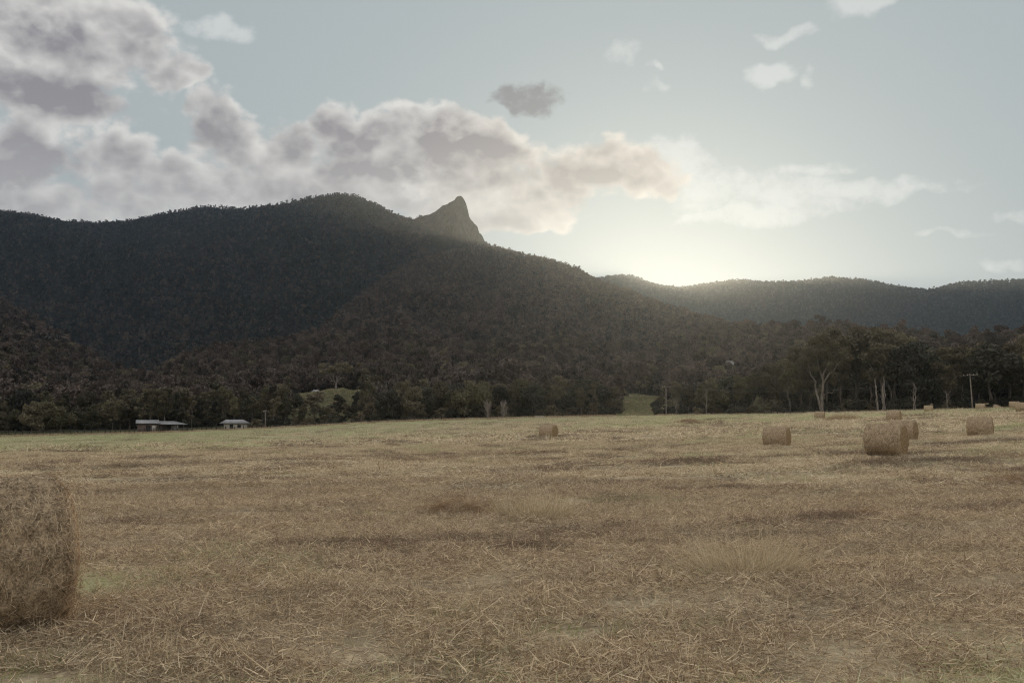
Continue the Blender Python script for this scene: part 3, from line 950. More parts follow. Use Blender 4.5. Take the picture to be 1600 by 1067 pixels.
def bale_meshes(seed, L, D, na=72, nx=22, strands=900, slen=0.16, swid=0.006, rough=1.0, sh=0.09):
    rng = np.random.default_rng(seed)
    R = D / 2
    prof = []
    for t in np.linspace(0, 1, nx): prof.append((-L / 2 + sh + (L - 2 * sh) * t, R))
    arc = [(L / 2 - sh + sh * sin(q), R - sh + sh * cos(q)) for q in np.linspace(0, pi / 2, 9)[1:]]
    prof = [(-x, r) for x, r in arc[::-1]] + prof + arc
    prof = np.array(prof)
    th = np.linspace(0, 2 * pi, na, endpoint=False)
    def lump(x, a, r):
        return r + rough * (fbm(x * 3.0 + seed, np.cos(a) * 2 + 5, 71, 3) * 0.03 + fbm(x * 3 + 7, np.sin(a) * 2 + 3 * np.cos(a), 73, 3) * 0.03 + fbm(x * 14, a * 9, 75, 2) * 0.014)
    X = np.repeat(prof[:, :1], na, 1); A = np.repeat(th[None], len(prof), 0); Rr = lump(X, A, prof[:, 1:2])
    Zs = Rr * np.cos(A)
    Zs = np.where(Zs < -R * 0.93, -R * 0.93 + (Zs + R * 0.93) * 0.35, Zs)      # settled on the ground
    V = np.stack([X, Rr * np.sin(A), Zs], -1).reshape(-1, 3)
    i = np.arange(len(prof) - 1)[:, None] * na; j = np.arange(na)[None]; j2 = (j + 1) % na
    F = np.stack([i + j, i + na + j, i + na + j2, i + j2], -1).reshape(-1, 4)[:, ::-1]
    body = mesh_np('hay_roll', V, F, M_BALE, True)
    ends = []
    for sgn in (-1, 1):
        rings = np.array([1.0, 0.8, 0.6, 0.4, 0.2]) * (R - sh)
        ring0 = V[:na] if sgn < 0 else V[-na:]
        VV = [ring0]
        for q in rings[1:]:
            a = th; bul = 0.05 * (1 - (q / R) ** 2) + rough * fbm(np.cos(a) * 4 * q + 3, np.sin(a) * 4 * q + seed, 79, 3) * 0.05
            zz = np.maximum(q * np.cos(a), -R * 0.94)
            VV.append(np.stack([sgn * (L / 2 + bul), q * np.sin(a), zz], -1))
        VV.append(np.array([[sgn * (L / 2 + 0.05), 0, 0]]))
        E = np.concatenate(VV)
        nr = len(rings)
        i = np.arange(nr - 1)[:, None] * na
        Fq = np.stack([i + j, i + na + j, i + na + j2, i + j2], -1).reshape(-1, 4)
        jj = np.arange(na); o = (nr - 1) * na
        Ft = np.stack([o + jj, np.full(na, len(E) - 1), o + (jj + 1) % na], -1)
        if sgn > 0: Fq = Fq[:, ::-1]; Ft = Ft[:, ::-1]
        ends.append(mesh_np('end_face', E, [Ft, Fq], M_BEND, True))
    # loose straw standing a little off the surface
    n1_ = int(strands * 0.86); n2_ = strands - n1_
    x = rng.uniform(-L / 2 + 0.02, L / 2 - 0.02, n1_); a = rng.uniform(0, 2 * pi, n1_)
    r = lump(x, a, np.full(n1_, R)) + 0.001
    zb = r * np.cos(a); zb = np.where(zb < -R * 0.93, -R * 0.93, zb)
    b = np.stack([x, r * np.sin(a), zb], -1)
    nrm = np.stack([np.zeros(n1_), np.sin(a), np.cos(a)], -1); tg = np.stack([np.zeros(n1_), np.cos(a), -np.sin(a)], -1)
    ax = np.zeros((n1_, 3)); ax[:, 0] = 1
    mixa = rng.normal(0, 0.75, n1_)[:, None]; sg = rng.choice([-1, 1], n1_)[:, None]
    dv = tg * np.cos(mixa) * sg + ax * np.sin(mixa) + nrm * (np.abs(rng.normal(0.0, 0.035, n1_)) + 0.012)[:, None]
    q2 = rng.uniform(0, 2 * pi, n2_); rr = R * np.sqrt(rng.uniform(0.05, 1, n2_)) * 0.97; sg2 = rng.choice([-1, 1], n2_)
    zz = np.maximum(rr * np.cos(q2), -R * 0.92)
    b2 = np.stack([sg2 * (L / 2 + 0.02 * (1 - rr / R)), rr * np.sin(q2), zz], -1)
    tg2 = np.stack([np.zeros(n2_), np.cos(q2), -np.sin(q2)], -1)
    dv2 = tg2 * rng.choice([-1, 1], n2_)[:, None] + np.stack([sg2 * np.abs(rng.normal(0.02, 0.10, n2_)), rng.normal(0, .3, n2_), rng.normal(0, .3, n2_)], -1)
    b = np.vstack([b, b2]); dv = np.vstack([dv, dv2]); dv /= np.linalg.norm(dv, axis=1)[:, None]
    n_ = len(b)
    ln = slen * rng.uniform(0.35, 1.3, n_) * np.where(np.arange(n_) < n1_, 1.0, 0.55); wd = swid * rng.uniform(0.5, 1.4, n_)
    SV, SF = strips(rng, b, dv, ln, wd, rng.normal(0, 0.22, n_))
    # straw hangs or lies but never goes under the bale
    SV[:, 2] = np.maximum(SV[:, 2], -R * 0.955)
    return body, ends, mesh_np('loose_straw', SV, SF, M_STRAND)

def place_bale(px, row, h, yaw, L, label, seed, tilt=0.0, **kw):
    az, t = ray(px, row)
    d = FPX * BD / h + (0.35 if h > 100 else 0.4)
    x, y = d * sin(az), d * cos(az)
    # ground level from the smooth field so that straw relief laps round the foot
    z = float(field_z(np.array([x]), np.array([y]))[0])
    if d > 20: z += max(float(relief(np.array([x]), np.array([y]), np.array([d]))[0]), 0.0)
    body, ends, st = bale_meshes(seed, L, BD, **kw)
    e = empty('hay_bale', (x, y, z + BD * 0.46), yaw)
    e.rotation_euler = (0, tilt, yaw)
    for nm, me in (('hay_roll', body), ('end_face', ends[0]), ('end_face', ends[1])): link(nm, me, e)
    so = link('loose_straw', st, e); so['kind'] = 'stuff'
    tag(e, label, 'hay bale', 'round hay bales on the mown field')
    return e
R_ = radians
BALE_SPOTS = []
def B(*a, **k):
    e = place_bale(*a, **k); BALE_SPOTS.append((e.location.x, e.location.y)); return e
B(-66, 978, 238, R_(37), 1.42, 'large round hay bale in the left foreground, cut off by the picture edge', 1, na=150, nx=46, strands=26000, slen=0.062, swid=0.0042, sh=0.20)
mid = dict(na=72, nx=20, strands=2600, slen=0.14, swid=0.010)
B(1385, 713, 48, R_(-38), 1.34, 'largest hay bale on the right, with its ragged end showing, in front of another bale', 2, **mid)
B(1214, 701, 33, R_(-31), 1.32, 'hay bale standing alone left of the overlapping pair of bales', 3, **mid)
B(857, 685, 22, R_(-33), 1.32, 'lone small hay bale near the middle of the field', 4, **mid)
B(1532, 684, 30, R_(-27), 1.32, 'hay bale seen square from its side, between the overlapping pair and right picture edge', 5, **mid)
B(1411, 689, 33, R_(-38), 1.34, 'hay bale half hidden behind the largest bale on the right', 6, **mid)
sm = dict(na=48, nx=12, strands=700, slen=0.2, swid=0.02)
B(1397, 659, 17, R_(-34), 1.32, 'small hay bale just beyond and above the overlapping pair', 7, **sm)
B(1281, 656, 13, R_(-26), 1.3, 'small distant hay bale below the pale trunked gum tree', 8, **sm)
b9 = B(1451, 645, 11.2, R_(-24), 1.3, 'distant hay bale with a torn flap sticking up from its top', 9, **sm)
b10 = B(1532, 642, 11.2, R_(-30), 1.3, 'distant hay bale with loose wrap trailing off its right end, beside the power pole', 10, **sm)
B(1585, 641, 12, R_(-24), 1.3, 'distant hay bale partly behind the one at the right picture edge', 12, **sm)
B(1597, 644, 14, R_(-28), 1.32, 'distant hay bale cut by the right picture edge', 13, **sm)
# torn flap and trailing wrap
def flap(parent, pts, w, nm):
    mb = MB(); pts = np.array(pts, float); rg = np.random.default_rng(5)
    for k in range(26):
        off = rg.normal(0, w, 3)
        mb.tube(pts + off + rg.normal(0, w * .25, pts.shape), np.full(len(pts), 0.018), 4)
    mb.build(nm, M_STRAND, parent)['kind'] = 'stuff'
flap(b9, [(0.35, 0, 0.5), (0.45, 0, 0.68), (0.5, 0.0, 0.85)], 0.07, 'torn_flap')
flap(b10, [(0.5, 0, 0.45), (0.85, -0.05, 0.5), (1.15, -0.1, 0.56)], 0.05, 'trailing_wrap')
# the collapsed bale: a slumped wedge of hay
def slumped_bale():
    p = at(1563, None, 168)
    e = empty('hay_bale', (p[0], p[1], float(field_z(p[:1], p[1:2])[0])), R_(-26))
    rg = np.random.default_rng(44)
    U, Vv = np.meshgrid(np.linspace(-1.0, 1.0, 34), np.linspace(-1, 1, 22), indexing='ij')
    hgt = np.interp(U, [-1, -0.9, -0.7, -0.2, 0.6, 0.95, 1], [0, 0.72, 0.92, 0.72, 0.34, 0.16, 0]) * np.sqrt(np.clip(1 - Vv ** 2, 0, 1)) ** 0.8
    hgt = hgt * (1 + 0.25 * fbm(U * 5, Vv * 5, 3, 3))
    Vt = np.stack([U, Vv * 0.62, hgt - 0.02], -1).reshape(-1, 3)
    i = np.arange(33)[:, None] * 22; j = np.arange(21)[None]
    F = np.stack([i + j, i + 22 + j, i + 23 + j, i + 1 + j], -1).reshape(-1, 4)
    bot = Vt.copy(); bot[:, 2] = -0.06
    V2 = np.vstack([Vt, bot]); F2 = np.vstack([F, F[:, ::-1] + len(Vt)])
    link('hay_mound', mesh_np('hay_mound', V2, F2, M_BALE, True), e)
    n_ = 700; pk = rg.integers(0, len(Vt), n_); dv = rg.normal(size=(n_, 3)); dv[:, 2] = np.abs(dv[:, 2]) * .3; dv /= np.linalg.norm(dv, axis=1)[:, None]
    SV, SF = strips(rg, Vt[pk], dv, rg.uniform(.1, .3, n_), np.full(n_, .02), rg.normal(0, .2, n_))
    link('loose_straw', mesh_np('loose_straw', SV, SF, M_STRAND), e)['kind'] = 'stuff'
    tag(e, 'collapsed hay bale slumped to a wedge near the right picture edge', 'hay bale', 'round hay bales on the mown field')
slumped_bale()
BALE_SPOTS = np.array(BALE_SPOTS)

# ------------------------------------------------------------------ stubble and loose straw over the field
def straw_patch(seed, size, n_, lo, hi, wid, upright=0.12, zlift=0.03, mat=None):
    rng = np.random.default_rng(seed)
    base = np.c_[rng.uniform(-size / 2, size / 2, (n_, 2)), rng.uniform(-0.01, zlift, n_)]
    th = rng.uniform(0, 2 * pi, n_)
    el = np.where(rng.uniform(size=n_) < upright, rng.uniform(0.4, 1.3, n_), np.abs(rng.normal(0.0, 0.28, n_)))
    dv = np.stack([np.cos(th) * np.cos(el), np.sin(th) * np.cos(el), np.sin(el)], -1)
    ln = rng.uniform(lo, hi, n_) * np.where(rng.uniform(size=n_) < 0.06, 2.2, 1.0)
    ln = np.where(el > 0.4, ln * 0.55, ln)
    V, F = strips(rng, base, dv, ln, wid * rng.uniform(0.5, 1.5, n_), rng.normal(0, 0.35, n_))
    V[:, 2] = np.maximum(V[:, 2], -0.015)
    return mesh_np('straw patch', V, F, mat or M_STUB)
def field_scatter(name, d0, d1, spacing, protos, lo, hi, seed, sink=0.0, azm=radians(31)):
    rng = np.random.default_rng(seed)
    n_ = int(azm * (d1 ** 2 - d0 ** 2) / spacing ** 2)
    az = rng.uniform(-azm, azm, n_); d = np.sqrt(rng.uniform(d0 ** 2, d1 ** 2, n_))
    x = d * np.sin(az); y = d * np.cos(az); z = ground(x, y)
    eps = 0.25
    gx = (ground(x + eps, y) - ground(x - eps, y)) / (2 * eps); gy = (ground(x, y + eps) - ground(x, y - eps)) / (2 * eps)
    if d1 < 100:                                       # rest on the crests of the relief, not in them
        zm = z
        for q in np.arange(8) * pi / 4: zm = np.maximum(zm, ground(x + .2 * cos(q), y + .2 * sin(q)) - 0.2 * (gx * cos(q) + gy * sin(q)))
        z = 0.4 * z + 0.6 * zm
    far_b = np.min(np.hypot(x[:, None] - BALE_SPOTS[None, :, 0], y[:, None] - BALE_SPOTS[None, :, 1]), axis=1)
    keep = far_b > np.where(d < 24, 0.42, np.where(d < 74, 1.05, 2.3))
    g, k = masks(x, y)
    rz = rng.uniform(0, 2 * pi, n_)
    # tilt the patch with the slope (small angles)
    tx = gy * np.cos(rz) - gx * np.sin(rz) ; ty = -(gx * np.cos(rz) + gy * np.sin(rz))
    rot = np.stack([tx, ty, rz], -1) * np.array([1.0, 1.0, 1.0])
    sc = rng.uniform(lo, hi, n_)
    S3 = np.stack([sc, sc, sc * rng.uniform(0.7, 1.5, n_)], -1)
    P = np.stack([x, y, z + 0.028 - sink], -1)
    q = keep
    return scatter(name, P[q], rot[q], S3[q], rng.integers(0, len(protos), n_)[q], protos, {'green': g[q], 'dark': k[q]})
nearp = [straw_patch(300 + i, 0.60, 350, 0.03, 0.11, 0.0047, 0.25, 0.06) for i in range(8)]
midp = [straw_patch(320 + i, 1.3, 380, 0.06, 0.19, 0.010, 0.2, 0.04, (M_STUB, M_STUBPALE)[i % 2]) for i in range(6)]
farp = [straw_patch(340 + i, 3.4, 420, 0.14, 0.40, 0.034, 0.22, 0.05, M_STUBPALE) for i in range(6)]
field_scatter('near_stubble', 3.0, 24, 0.30, nearp, 0.8, 1.3, 61)
field_scatter('middle_stubble', 22, 75, 0.95, midp, 0.8, 1.3, 62)
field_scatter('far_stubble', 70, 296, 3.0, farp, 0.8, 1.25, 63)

def regrowth():
    rng = np.random.default_rng(66)
    azm = radians(31); n_ = 26000
    az = rng.uniform(-azm, azm, n_); d = rng.uniform(4.5, 75, n_) ** 1.0
    x = d * np.sin(az); y = d * np.cos(az)
    w = fbm(x / 2.2, y / 1.6, 91, 3) + 0.8 * fbm(x / 9, y / 9, 95, 2)
    keep = (w > 0.24) & (np.min(np.hypot(x[:, None] - BALE_SPOTS[None, :, 0], y[:, None] - BALE_SPOTS[None, :, 1]), axis=1) > 0.7)
    x, y, d = x[keep], y[keep], d[keep]; n_ = len(x)
    protos = [tussock_mesh(760 + i, .13, .10, 46, .0055, M_TUFTG, spread=.9) for i in range(3)] + [tussock_mesh(770, .16, .2, 50, .005, M_TUFTD, spread=.6)]
    s_ = rng.uniform(.5, 1.25, n_) * (1 + sstep(d, 20, 70) * .9)
    idx = np.where(rng.uniform(size=n_) < .22, 3, rng.integers(0, 3, n_))
    scatter('green_regrowth', np.stack([x, y, ground(x, y)], -1), np.stack([0 * s_, 0 * s_, rng.uniform(0, 6.28, n_)], -1), np.stack([s_, s_, s_], -1), idx, protos)

# ------------------------------------------------------------------ tussocks, tufts and heaps that stand out
def tussock_mesh(seed, rad, h, n_, wid, mat, spread=0.6, droop=0.35):
    rng = np.random.default_rng(seed)
    th = rng.uniform(0, 2 * pi, n_); rr = rad * np.sqrt(rng.uniform(0, 1, n_)) * 0.7
    base = np.stack([rr * np.cos(th), rr * np.sin(th), np.full(n_, -0.03)], -1)
    el = np.clip(rng.normal(1.0, 0.35, n_) - spread * rr / rad * 0.6, 0.12, 1.5)
    t2 = th + rng.normal(0, 0.7, n_)
    dv = np.stack([np.cos(t2) * np.cos(el), np.sin(t2) * np.cos(el), np.sin(el)], -1)
    V, F = strips(rng, base, dv, h * rng.uniform(0.35, 1.15, n_), wid * rng.uniform(0.6, 1.3, n_), rng.normal(0, droop, n_), seg=3)
    return mesh_np('blades', V, F, mat)
regrowth()
def tussock(px, row, d, rad, h, n_, wid, mat, label, seed, name='grass_tussock', group=None, **kw):
    p = at(px, row, d)
    o = link(name, tussock_mesh(seed, rad, h, n_, wid, mat, **kw)); o.location = p
    tag(o, label, 'grass', group); return o
def dist_for(row, px=800):
    return CAMH / -ray(px, row)[1]
def T(px, row, *a, **k): return tussock(px, row, dist_for(row), *a, **k)
G_ = 'tussocks and tufts in the field'
T(1165, 900, .62, .58, 1300, .006, M_TUFTD, 'broad pale dry grass tussock in the right foreground', 1, group=G_)
T(1230, 893, .42, .38, 420, .005, M_TUFTD, 'pale dry tuft on the right flank of the broad tussock', 2, group=G_)
T(1062, 912, .3, .22, 420, .005, M_TUFTG, 'bright green tuft left of the broad dry tussock', 3, group=G_)
T(712, 972, .26, .17, 320, .005, M_TUFTG, 'small bright green tuft in the middle foreground', 4, group=G_)
T(835, 812, .75, .52, 1300, .009, M_TUFTD, 'tall dry tussock in the middle of the field, right one of the two', 5, group=G_)
T(790, 808, .5, .33, 500, .007, M_TUFTB, 'low brown tuft between the straw heap and the tall dry tussock', 6, group=G_)
T(1440, 785, .7, .17, 700, .007, M_TUFTG, 'wide fresh green patch below the largest right-hand bale', 7, group=G_, spread=1.2)
T(960, 785, .7, .16, 600, .007, M_TUFTG, 'fresh green strip right of the tall dry tussock', 8, group=G_, spread=1.2)
T(1090, 825, .5, .34, 420, .006, M_TUFTD, 'thin dry tuft above the broad pale tussock', 9, group=G_)
T(1095, 990, .16, .2, 120, .005, M_TUFTG, 'small green sprig below the bright green tuft on the right', 10, group=G_)
T(60, 1010, .3, .12, 260, .005, M_TUFTG, 'low green tuft in front of the big foreground bale', 11, group=G_)
T(1530, 1012, .3, .14, 260, .005, M_TUFTG, 'low green tuft in the lower right corner', 12, group=G_)
T(455, 942, .26, .18, 260, .005, M_TUFTD, 'pale dry tuft right of the big foreground bale', 13, group=G_)
T(745, 860, .3, .15, 260, .005, M_TUFTG, 'small green patch below the straw heap', 14, group=G_)
T(1555, 712, 1.2, .25, 700, .014, M_TUFTG, 'green patch of regrowth below the square-on bale at right', 15, group=G_, spread=1.2)
T(1580, 640 + 122, .6, .22, 320, .008, M_TUFTB, 'brown tuft at the right picture edge below the bales', 16, group=G_)
tussock(1320, None, 128, 1.9, 1.0, 900, .03, M_TUFTB, 'large brown clump of tall dry grass near the distant bales', 17, group=G_)
tussock(1303, None, 130, 1.2, .8, 500, .03, M_TUFTB, 'lower brown clump on the left flank of the large dry clump', 18, group=G_)
def straw_heap(px, row, d, rx, ry, h, label, seed, wid=0.007, n_=1500, mat=M_TUFTB):
    p = at(px, row, d); rg = np.random.default_rng(seed)
    e = empty('straw_heap', tuple(p))
    U, Q = np.meshgrid(np.linspace(0, 1, 9), np.linspace(0, 2 * pi, 28, endpoint=False), indexing='ij')
    X = U * rx * np.cos(Q); Y = U * ry * np.sin(Q)
    Z = h * (1 - U ** 2) * (0.8 + 0.9 * fbm(X * 3, Y * 3, seed, 3)) - 0.04
    V = np.stack([X, Y, Z], -1).reshape(-1, 3)
    i = np.arange(8)[:, None] * 28; j = np.arange(28)[None]; j2 = (j + 1) % 28
    F = np.stack([i + j, i + 28 + j, i + 28 + j2, i + j2], -1).reshape(-1, 4)
    link('heap_core', mesh_np('heap_core', V, F, M_BALE, True), e)
    u = np.sqrt(rg.uniform(0, 1.1, n_)); q = rg.uniform(0, 2 * pi, n_)
    b = np.stack([u * rx * np.cos(q), u * ry * np.sin(q), h * np.clip(1 - u ** 2, 0, 1) * 0.9 + rg.uniform(-.02, .03, n_)], -1)
    el = np.abs(rg.normal(0, .35, n_)); th = rg.uniform(0, 2 * pi, n_)
    dv = np.stack([np.cos(th) * np.cos(el), np.sin(th) * np.cos(el), np.sin(el)], -1)
    SV, SF = strips(rg, b, dv, rg.uniform(.12, .4, n_) * (1 if rx < 1.5 else 2.2), wid * rg.uniform(.6, 1.4, n_), rg.normal(0, .4, n_))
    link('loose_straw', mesh_np('loose_straw', SV, SF, mat), e)['kind'] = 'stuff'
    tag(e, label, 'straw heap', 'heaps of raked straw')
straw_heap(712, 806, dist_for(806), .62, .5, .24, 'rounded heap of brown straw left of the tall dry tussock', 81)
straw_heap(1076, None, 146, 1.7, 1.3, .55, 'dark distant heap of hay beyond the lone middle bale', 82, .04, 900)
straw_heap(1125, None, 150, .8, .6, .25, 'tiny dark lump of hay right of the distant heap', 83, .04, 300)
straw_heap(1350, 806, dist_for(806), .4, .3, .10, 'flat brown clot of straw in the right half of the field', 84, .007, 600)
straw_heap(1578, 750, dist_for(750), .7, .5, .2, 'brown clot of raked straw near the right edge', 85, .01, 600)

# ------------------------------------------------------------------ trees along the far side of the field
TK = {}
def kind(key, *a, **k): TK[key] = make_tree(*a, **k)
kind('gum_a', 401, 20, 5.6, 8.0, 26, 4600, .34, 'vase', M_PALEBARK, M_GUM, tr=.42, limbs=10, bare=2, flat=.7)
kind('gum_b', 402, 19, 5.0, 7.0, 24, 4200, .34, 'vase', M_BARK, M_GUM, tr=.36, limbs=9, bare=1, flat=.7)
kind('gum_c', 403, 17, 4.2, 6.0, 20, 3600, .33, 'dome', M_PALEBARK, M_OLIVE, tr=.26, limbs=8, bare=1)
kind('slim_a', 404, 14, 2.7, 4.6, 14, 2300, .30, 'dome', M_PALEBARK, M_GUM, tr=.17, limbs=6)
kind('slim_b', 405, 13, 2.9, 3.8, 14, 2300, .30, 'cone', M_BARK, M_DARKLEAF, tr=.18, limbs=6)
kind('round_a', 406, 10, 5.2, 2.2, 28, 4600, .30, 'dome', M_BARK, M_OLIVE, tr=.3, limbs=9)
kind('round_b', 407, 12, 5.0, 2.2, 28, 4600, .32, 'dome', M_BARK, M_DARKLEAF, tr=.32, limbs=9)
kind('round_c', 408, 11, 4.4, 2.0, 24, 4000, .32, 'dome', M_BARK, M_GUM, tr=.28, limbs=8)
kind('shrub_a', 409, 4.2, 2.6, .5, 16, 1500, .26, 'dome', M_BARK, M_DARKLEAF, tr=.12, limbs=5)
kind('shrub_b', 410, 3.4, 2.2, .4, 14, 1300, .26, 'dome', M_BARK, M_GUM, tr=.10, limbs=5)
kind('dry_shrub', 411, 4.5, 1.9, .8, 12, 700, .22, 'dome', M_TWIG, M_DRYLEAF, tr=.10, limbs=8)
KH = {'gum_a': 20, 'gum_b': 19, 'gum_c': 17, 'slim_a': 14, 'slim_b': 13, 'round_a': 10, 'round_b': 12, 'round_c': 11, 'shrub_a': 4.2, 'shrub_b': 3.4, 'dry_shrub': 4.5}
NAMES = {'gum': 'gum_tree', 'slim': 'slender_tree', 'round': 'broad_tree', 'shrub': 'shrub', 'dry': 'dry_shrub'}
def stand_tree(key, p, h, rz, label, cat, group, wide=1.0, name=None):
    trunk, crown = TK[key]
    s = h / KH[key]
    e = empty(name or NAMES[key.split('_')[0]], tuple(p), rz, (s * wide, s * wide, s))
    link('trunk', trunk, e); link('crown', crown, e)
    tag(e, label, cat, group)
    return e

SKY_PX = [-60, 0, 40, 85, 130, 160, 200, 240, 290, 320, 360, 400, 440, 460, 575, 600, 640, 690, 720, 760, 800, 850, 880, 910, 950, 972, 1024, 1050, 1070, 1100, 1140, 1180, 1200, 1240, 1270, 1290, 1320, 1360, 1400, 1430, 1460, 1500, 1550, 1600, 1660]
SKY_ROW = [640, 640, 626, 623, 636, 622, 613, 604, 606, 622, 620, 618, 618, 630, 628, 612, 594, 592, 606, 594, 590, 600, 618, 602, 597, 608, 616, 620, 602, 594, 586, 576, 566, 548, 534, 524, 508, 505, 508, 522, 545, 538, 530, 522, 522]
rt = np.random.default_rng(77)
SECTIONS = [(-80, 150, 'left of the open shed'), (150, 345, 'behind the open shed'), (345, 465, 'between cream cottage and grassy knoll'), (465, 600, 'below the grassy knoll'),
            (600, 745, 'left of the bare poplars'), (745, 975, 'between bare poplars and paddock gap'), (975, 1150, 'right of the paddock gap'),
            (1150, 1262, 'left of the big pale-trunked gum'), (1262, 1420, 'beside the big pale-trunked gum'), (1420, 1700, 'behind the far right bales')]
ORD = ['leftmost', 'second', 'third', 'fourth', 'fifth', 'sixth', 'seventh', 'eighth', 'ninth', 'tenth', 'eleventh', 'twelfth', 'thirteenth', 'fourteenth', 'fifteenth', 'sixteenth', 'seventeenth', 'eighteenth', 'nineteenth', 'twentieth', 'twenty-first', 'twenty-second', 'twenty-third', 'twenty-fourth', 'twenty-fifth', 'twenty-sixth', 'twenty-seventh', 'twenty-eighth', 'twenty-ninth', 'thirtieth']
def ordinal(k): return ORD[0] if k == 0 else ORD[k] + ' from left'
DESC = {'gum_a': 'tall pale-trunked gum', 'gum_b': 'tall dark gum', 'gum_c': 'olive-crowned gum', 'slim_a': 'slender pale-trunked tree', 'slim_b': 'slender dark tree',
        'round_a': 'rounded olive tree', 'round_b': 'broad dark tree', 'round_c': 'broad bushy tree'}
def in_gap(px): return 974 < px < 1024
# front row
for s0, s1, where in SECTIONS:
    px = s0 + rt.uniform(3, 8); k = 0
    right = s0 >= 1150
    while px < s1 - 2 and k < 16:
        if in_gap(px): px += 6; continue
        top = np.interp(px, SKY_PX, SKY_ROW) + rt.uniform(-3, 9)
        d = 306 + rt.uniform(0, 22)
        if s1 <= 345: d = 334 + rt.uniform(0, 14)
        if 338 < px < 392: d = 314 + rt.uniform(0, 14)
        p = at(px, None, d)
        h = max((CAMH + ray(px, top)[1] * d) - p[2], 5.0)
        if s0 < 20: pool = ['round_a', 'round_a', 'round_c', 'slim_a']
        elif s0 < 600: pool = ['slim_a', 'slim_a', 'slim_b', 'gum_c', 'round_c', 'slim_a']
        elif s0 < 1150: pool = ['round_b', 'round_c', 'gum_b', 'round_a', 'slim_a', 'gum_c']
        else: pool = ['gum_b', 'gum_b', 'gum_c', 'gum_a', 'round_b']
        key = pool[rt.integers(len(pool))]
        wide = np.clip(rt.uniform(.85, 1.15) * (1.0 if h > 9 else 1.1), .8, 1.3)
        stand_tree(key, p, h, rt.uniform(0, 6.28), '%s, %s in front row %s' % (DESC[key], ordinal(k), where), 'tree', 'front row trees ' + where, wide)
        step = {'slim': 11, 'roun': 24, 'gum_': 17}[key[:4]]
        px += step * rt.uniform(.8, 1.2) * (1.25 if right else 1.0); k += 1
# second row: darker mass behind, alike and partly hidden
for s0, s1, where in SECTIONS:
    px = s0 + rt.uniform(0, 10); k = 0
    while px < s1:
        if 970 < px < 1028 or 1160 < px < 1212 or 880 < px < 900: px += 6; continue
        d = 350 + rt.uniform(0, 40)
        p = at(px, None, d)
        top = np.interp(px, SKY_PX, SKY_ROW) + rt.uniform(0, 16)
        if 440 < px < 600: top = 632 + rt.uniform(0, 8)
        h = np.clip((CAMH + ray(px, top)[1] * d) - p[2], 6, 32)
        key = ['gum_b', 'round_b', 'round_c', 'gum_c'][rt.integers(4)]
        stand_tree(key, p, h, rt.uniform(0, 6.28), 'dark crown, %s in second row %s' % (ordinal(k), where), 'tree', 'second row trees ' + where, rt.uniform(.95, 1.3))
        px += rt.uniform(20, 30); k += 1
# undergrowth along the foot of the trees
k = 0
for s0, s1, where in SECTIONS:
    px = s0 + rt.uniform(0, 6); k = 0
    while px < s1:
        if 972 < px < 1024 or (s1 <= 345 and 215 < px < 300) or 338 < px < 394: px += 6; continue
        left = s1 <= 345
        d = (340 if left else 302) + rt.uniform(0, 16)
        key = 'shrub_a' if rt.uniform() < .7 else 'shrub_b'
        stand_tree(key, at(px, None, d), rt.uniform(2.2, 4.6) * (1.0 if px > 590 else .8), rt.uniform(0, 6.28), 'low dark shrub, %s at the tree foot %s' % (ordinal(k), where), 'shrub', 'undergrowth ' + where, rt.uniform(.9, 1.4))
        px += rt.uniform(13, 22); k += 1
# the nearest trees of the wooded slope, as trees of their own
cnt = {}
for q in sorted(near_ids, key=lambda i: P1[i][0] / P1[i][1]):
    p = P1[q]
    px = 800 + FPX * p[0] / p[1]
    where = next((w for a, b, w in SECTIONS if a <= px < b), 'beyond the frame')
    if where == 'beyond the frame': continue
    key = ['gum_b', 'gum_c', 'round_b', 'round_c'][rt.integers(4)]
    stand_tree(key, p, rt.uniform(9, 14), rt.uniform(0, 6.28), 'slope-foot tree, %s among those %s' % (ordinal(cnt.setdefault(where, 0)), where), 'tree', 'slope-foot trees ' + where, rt.uniform(.8, 1.1)); cnt[where] += 1

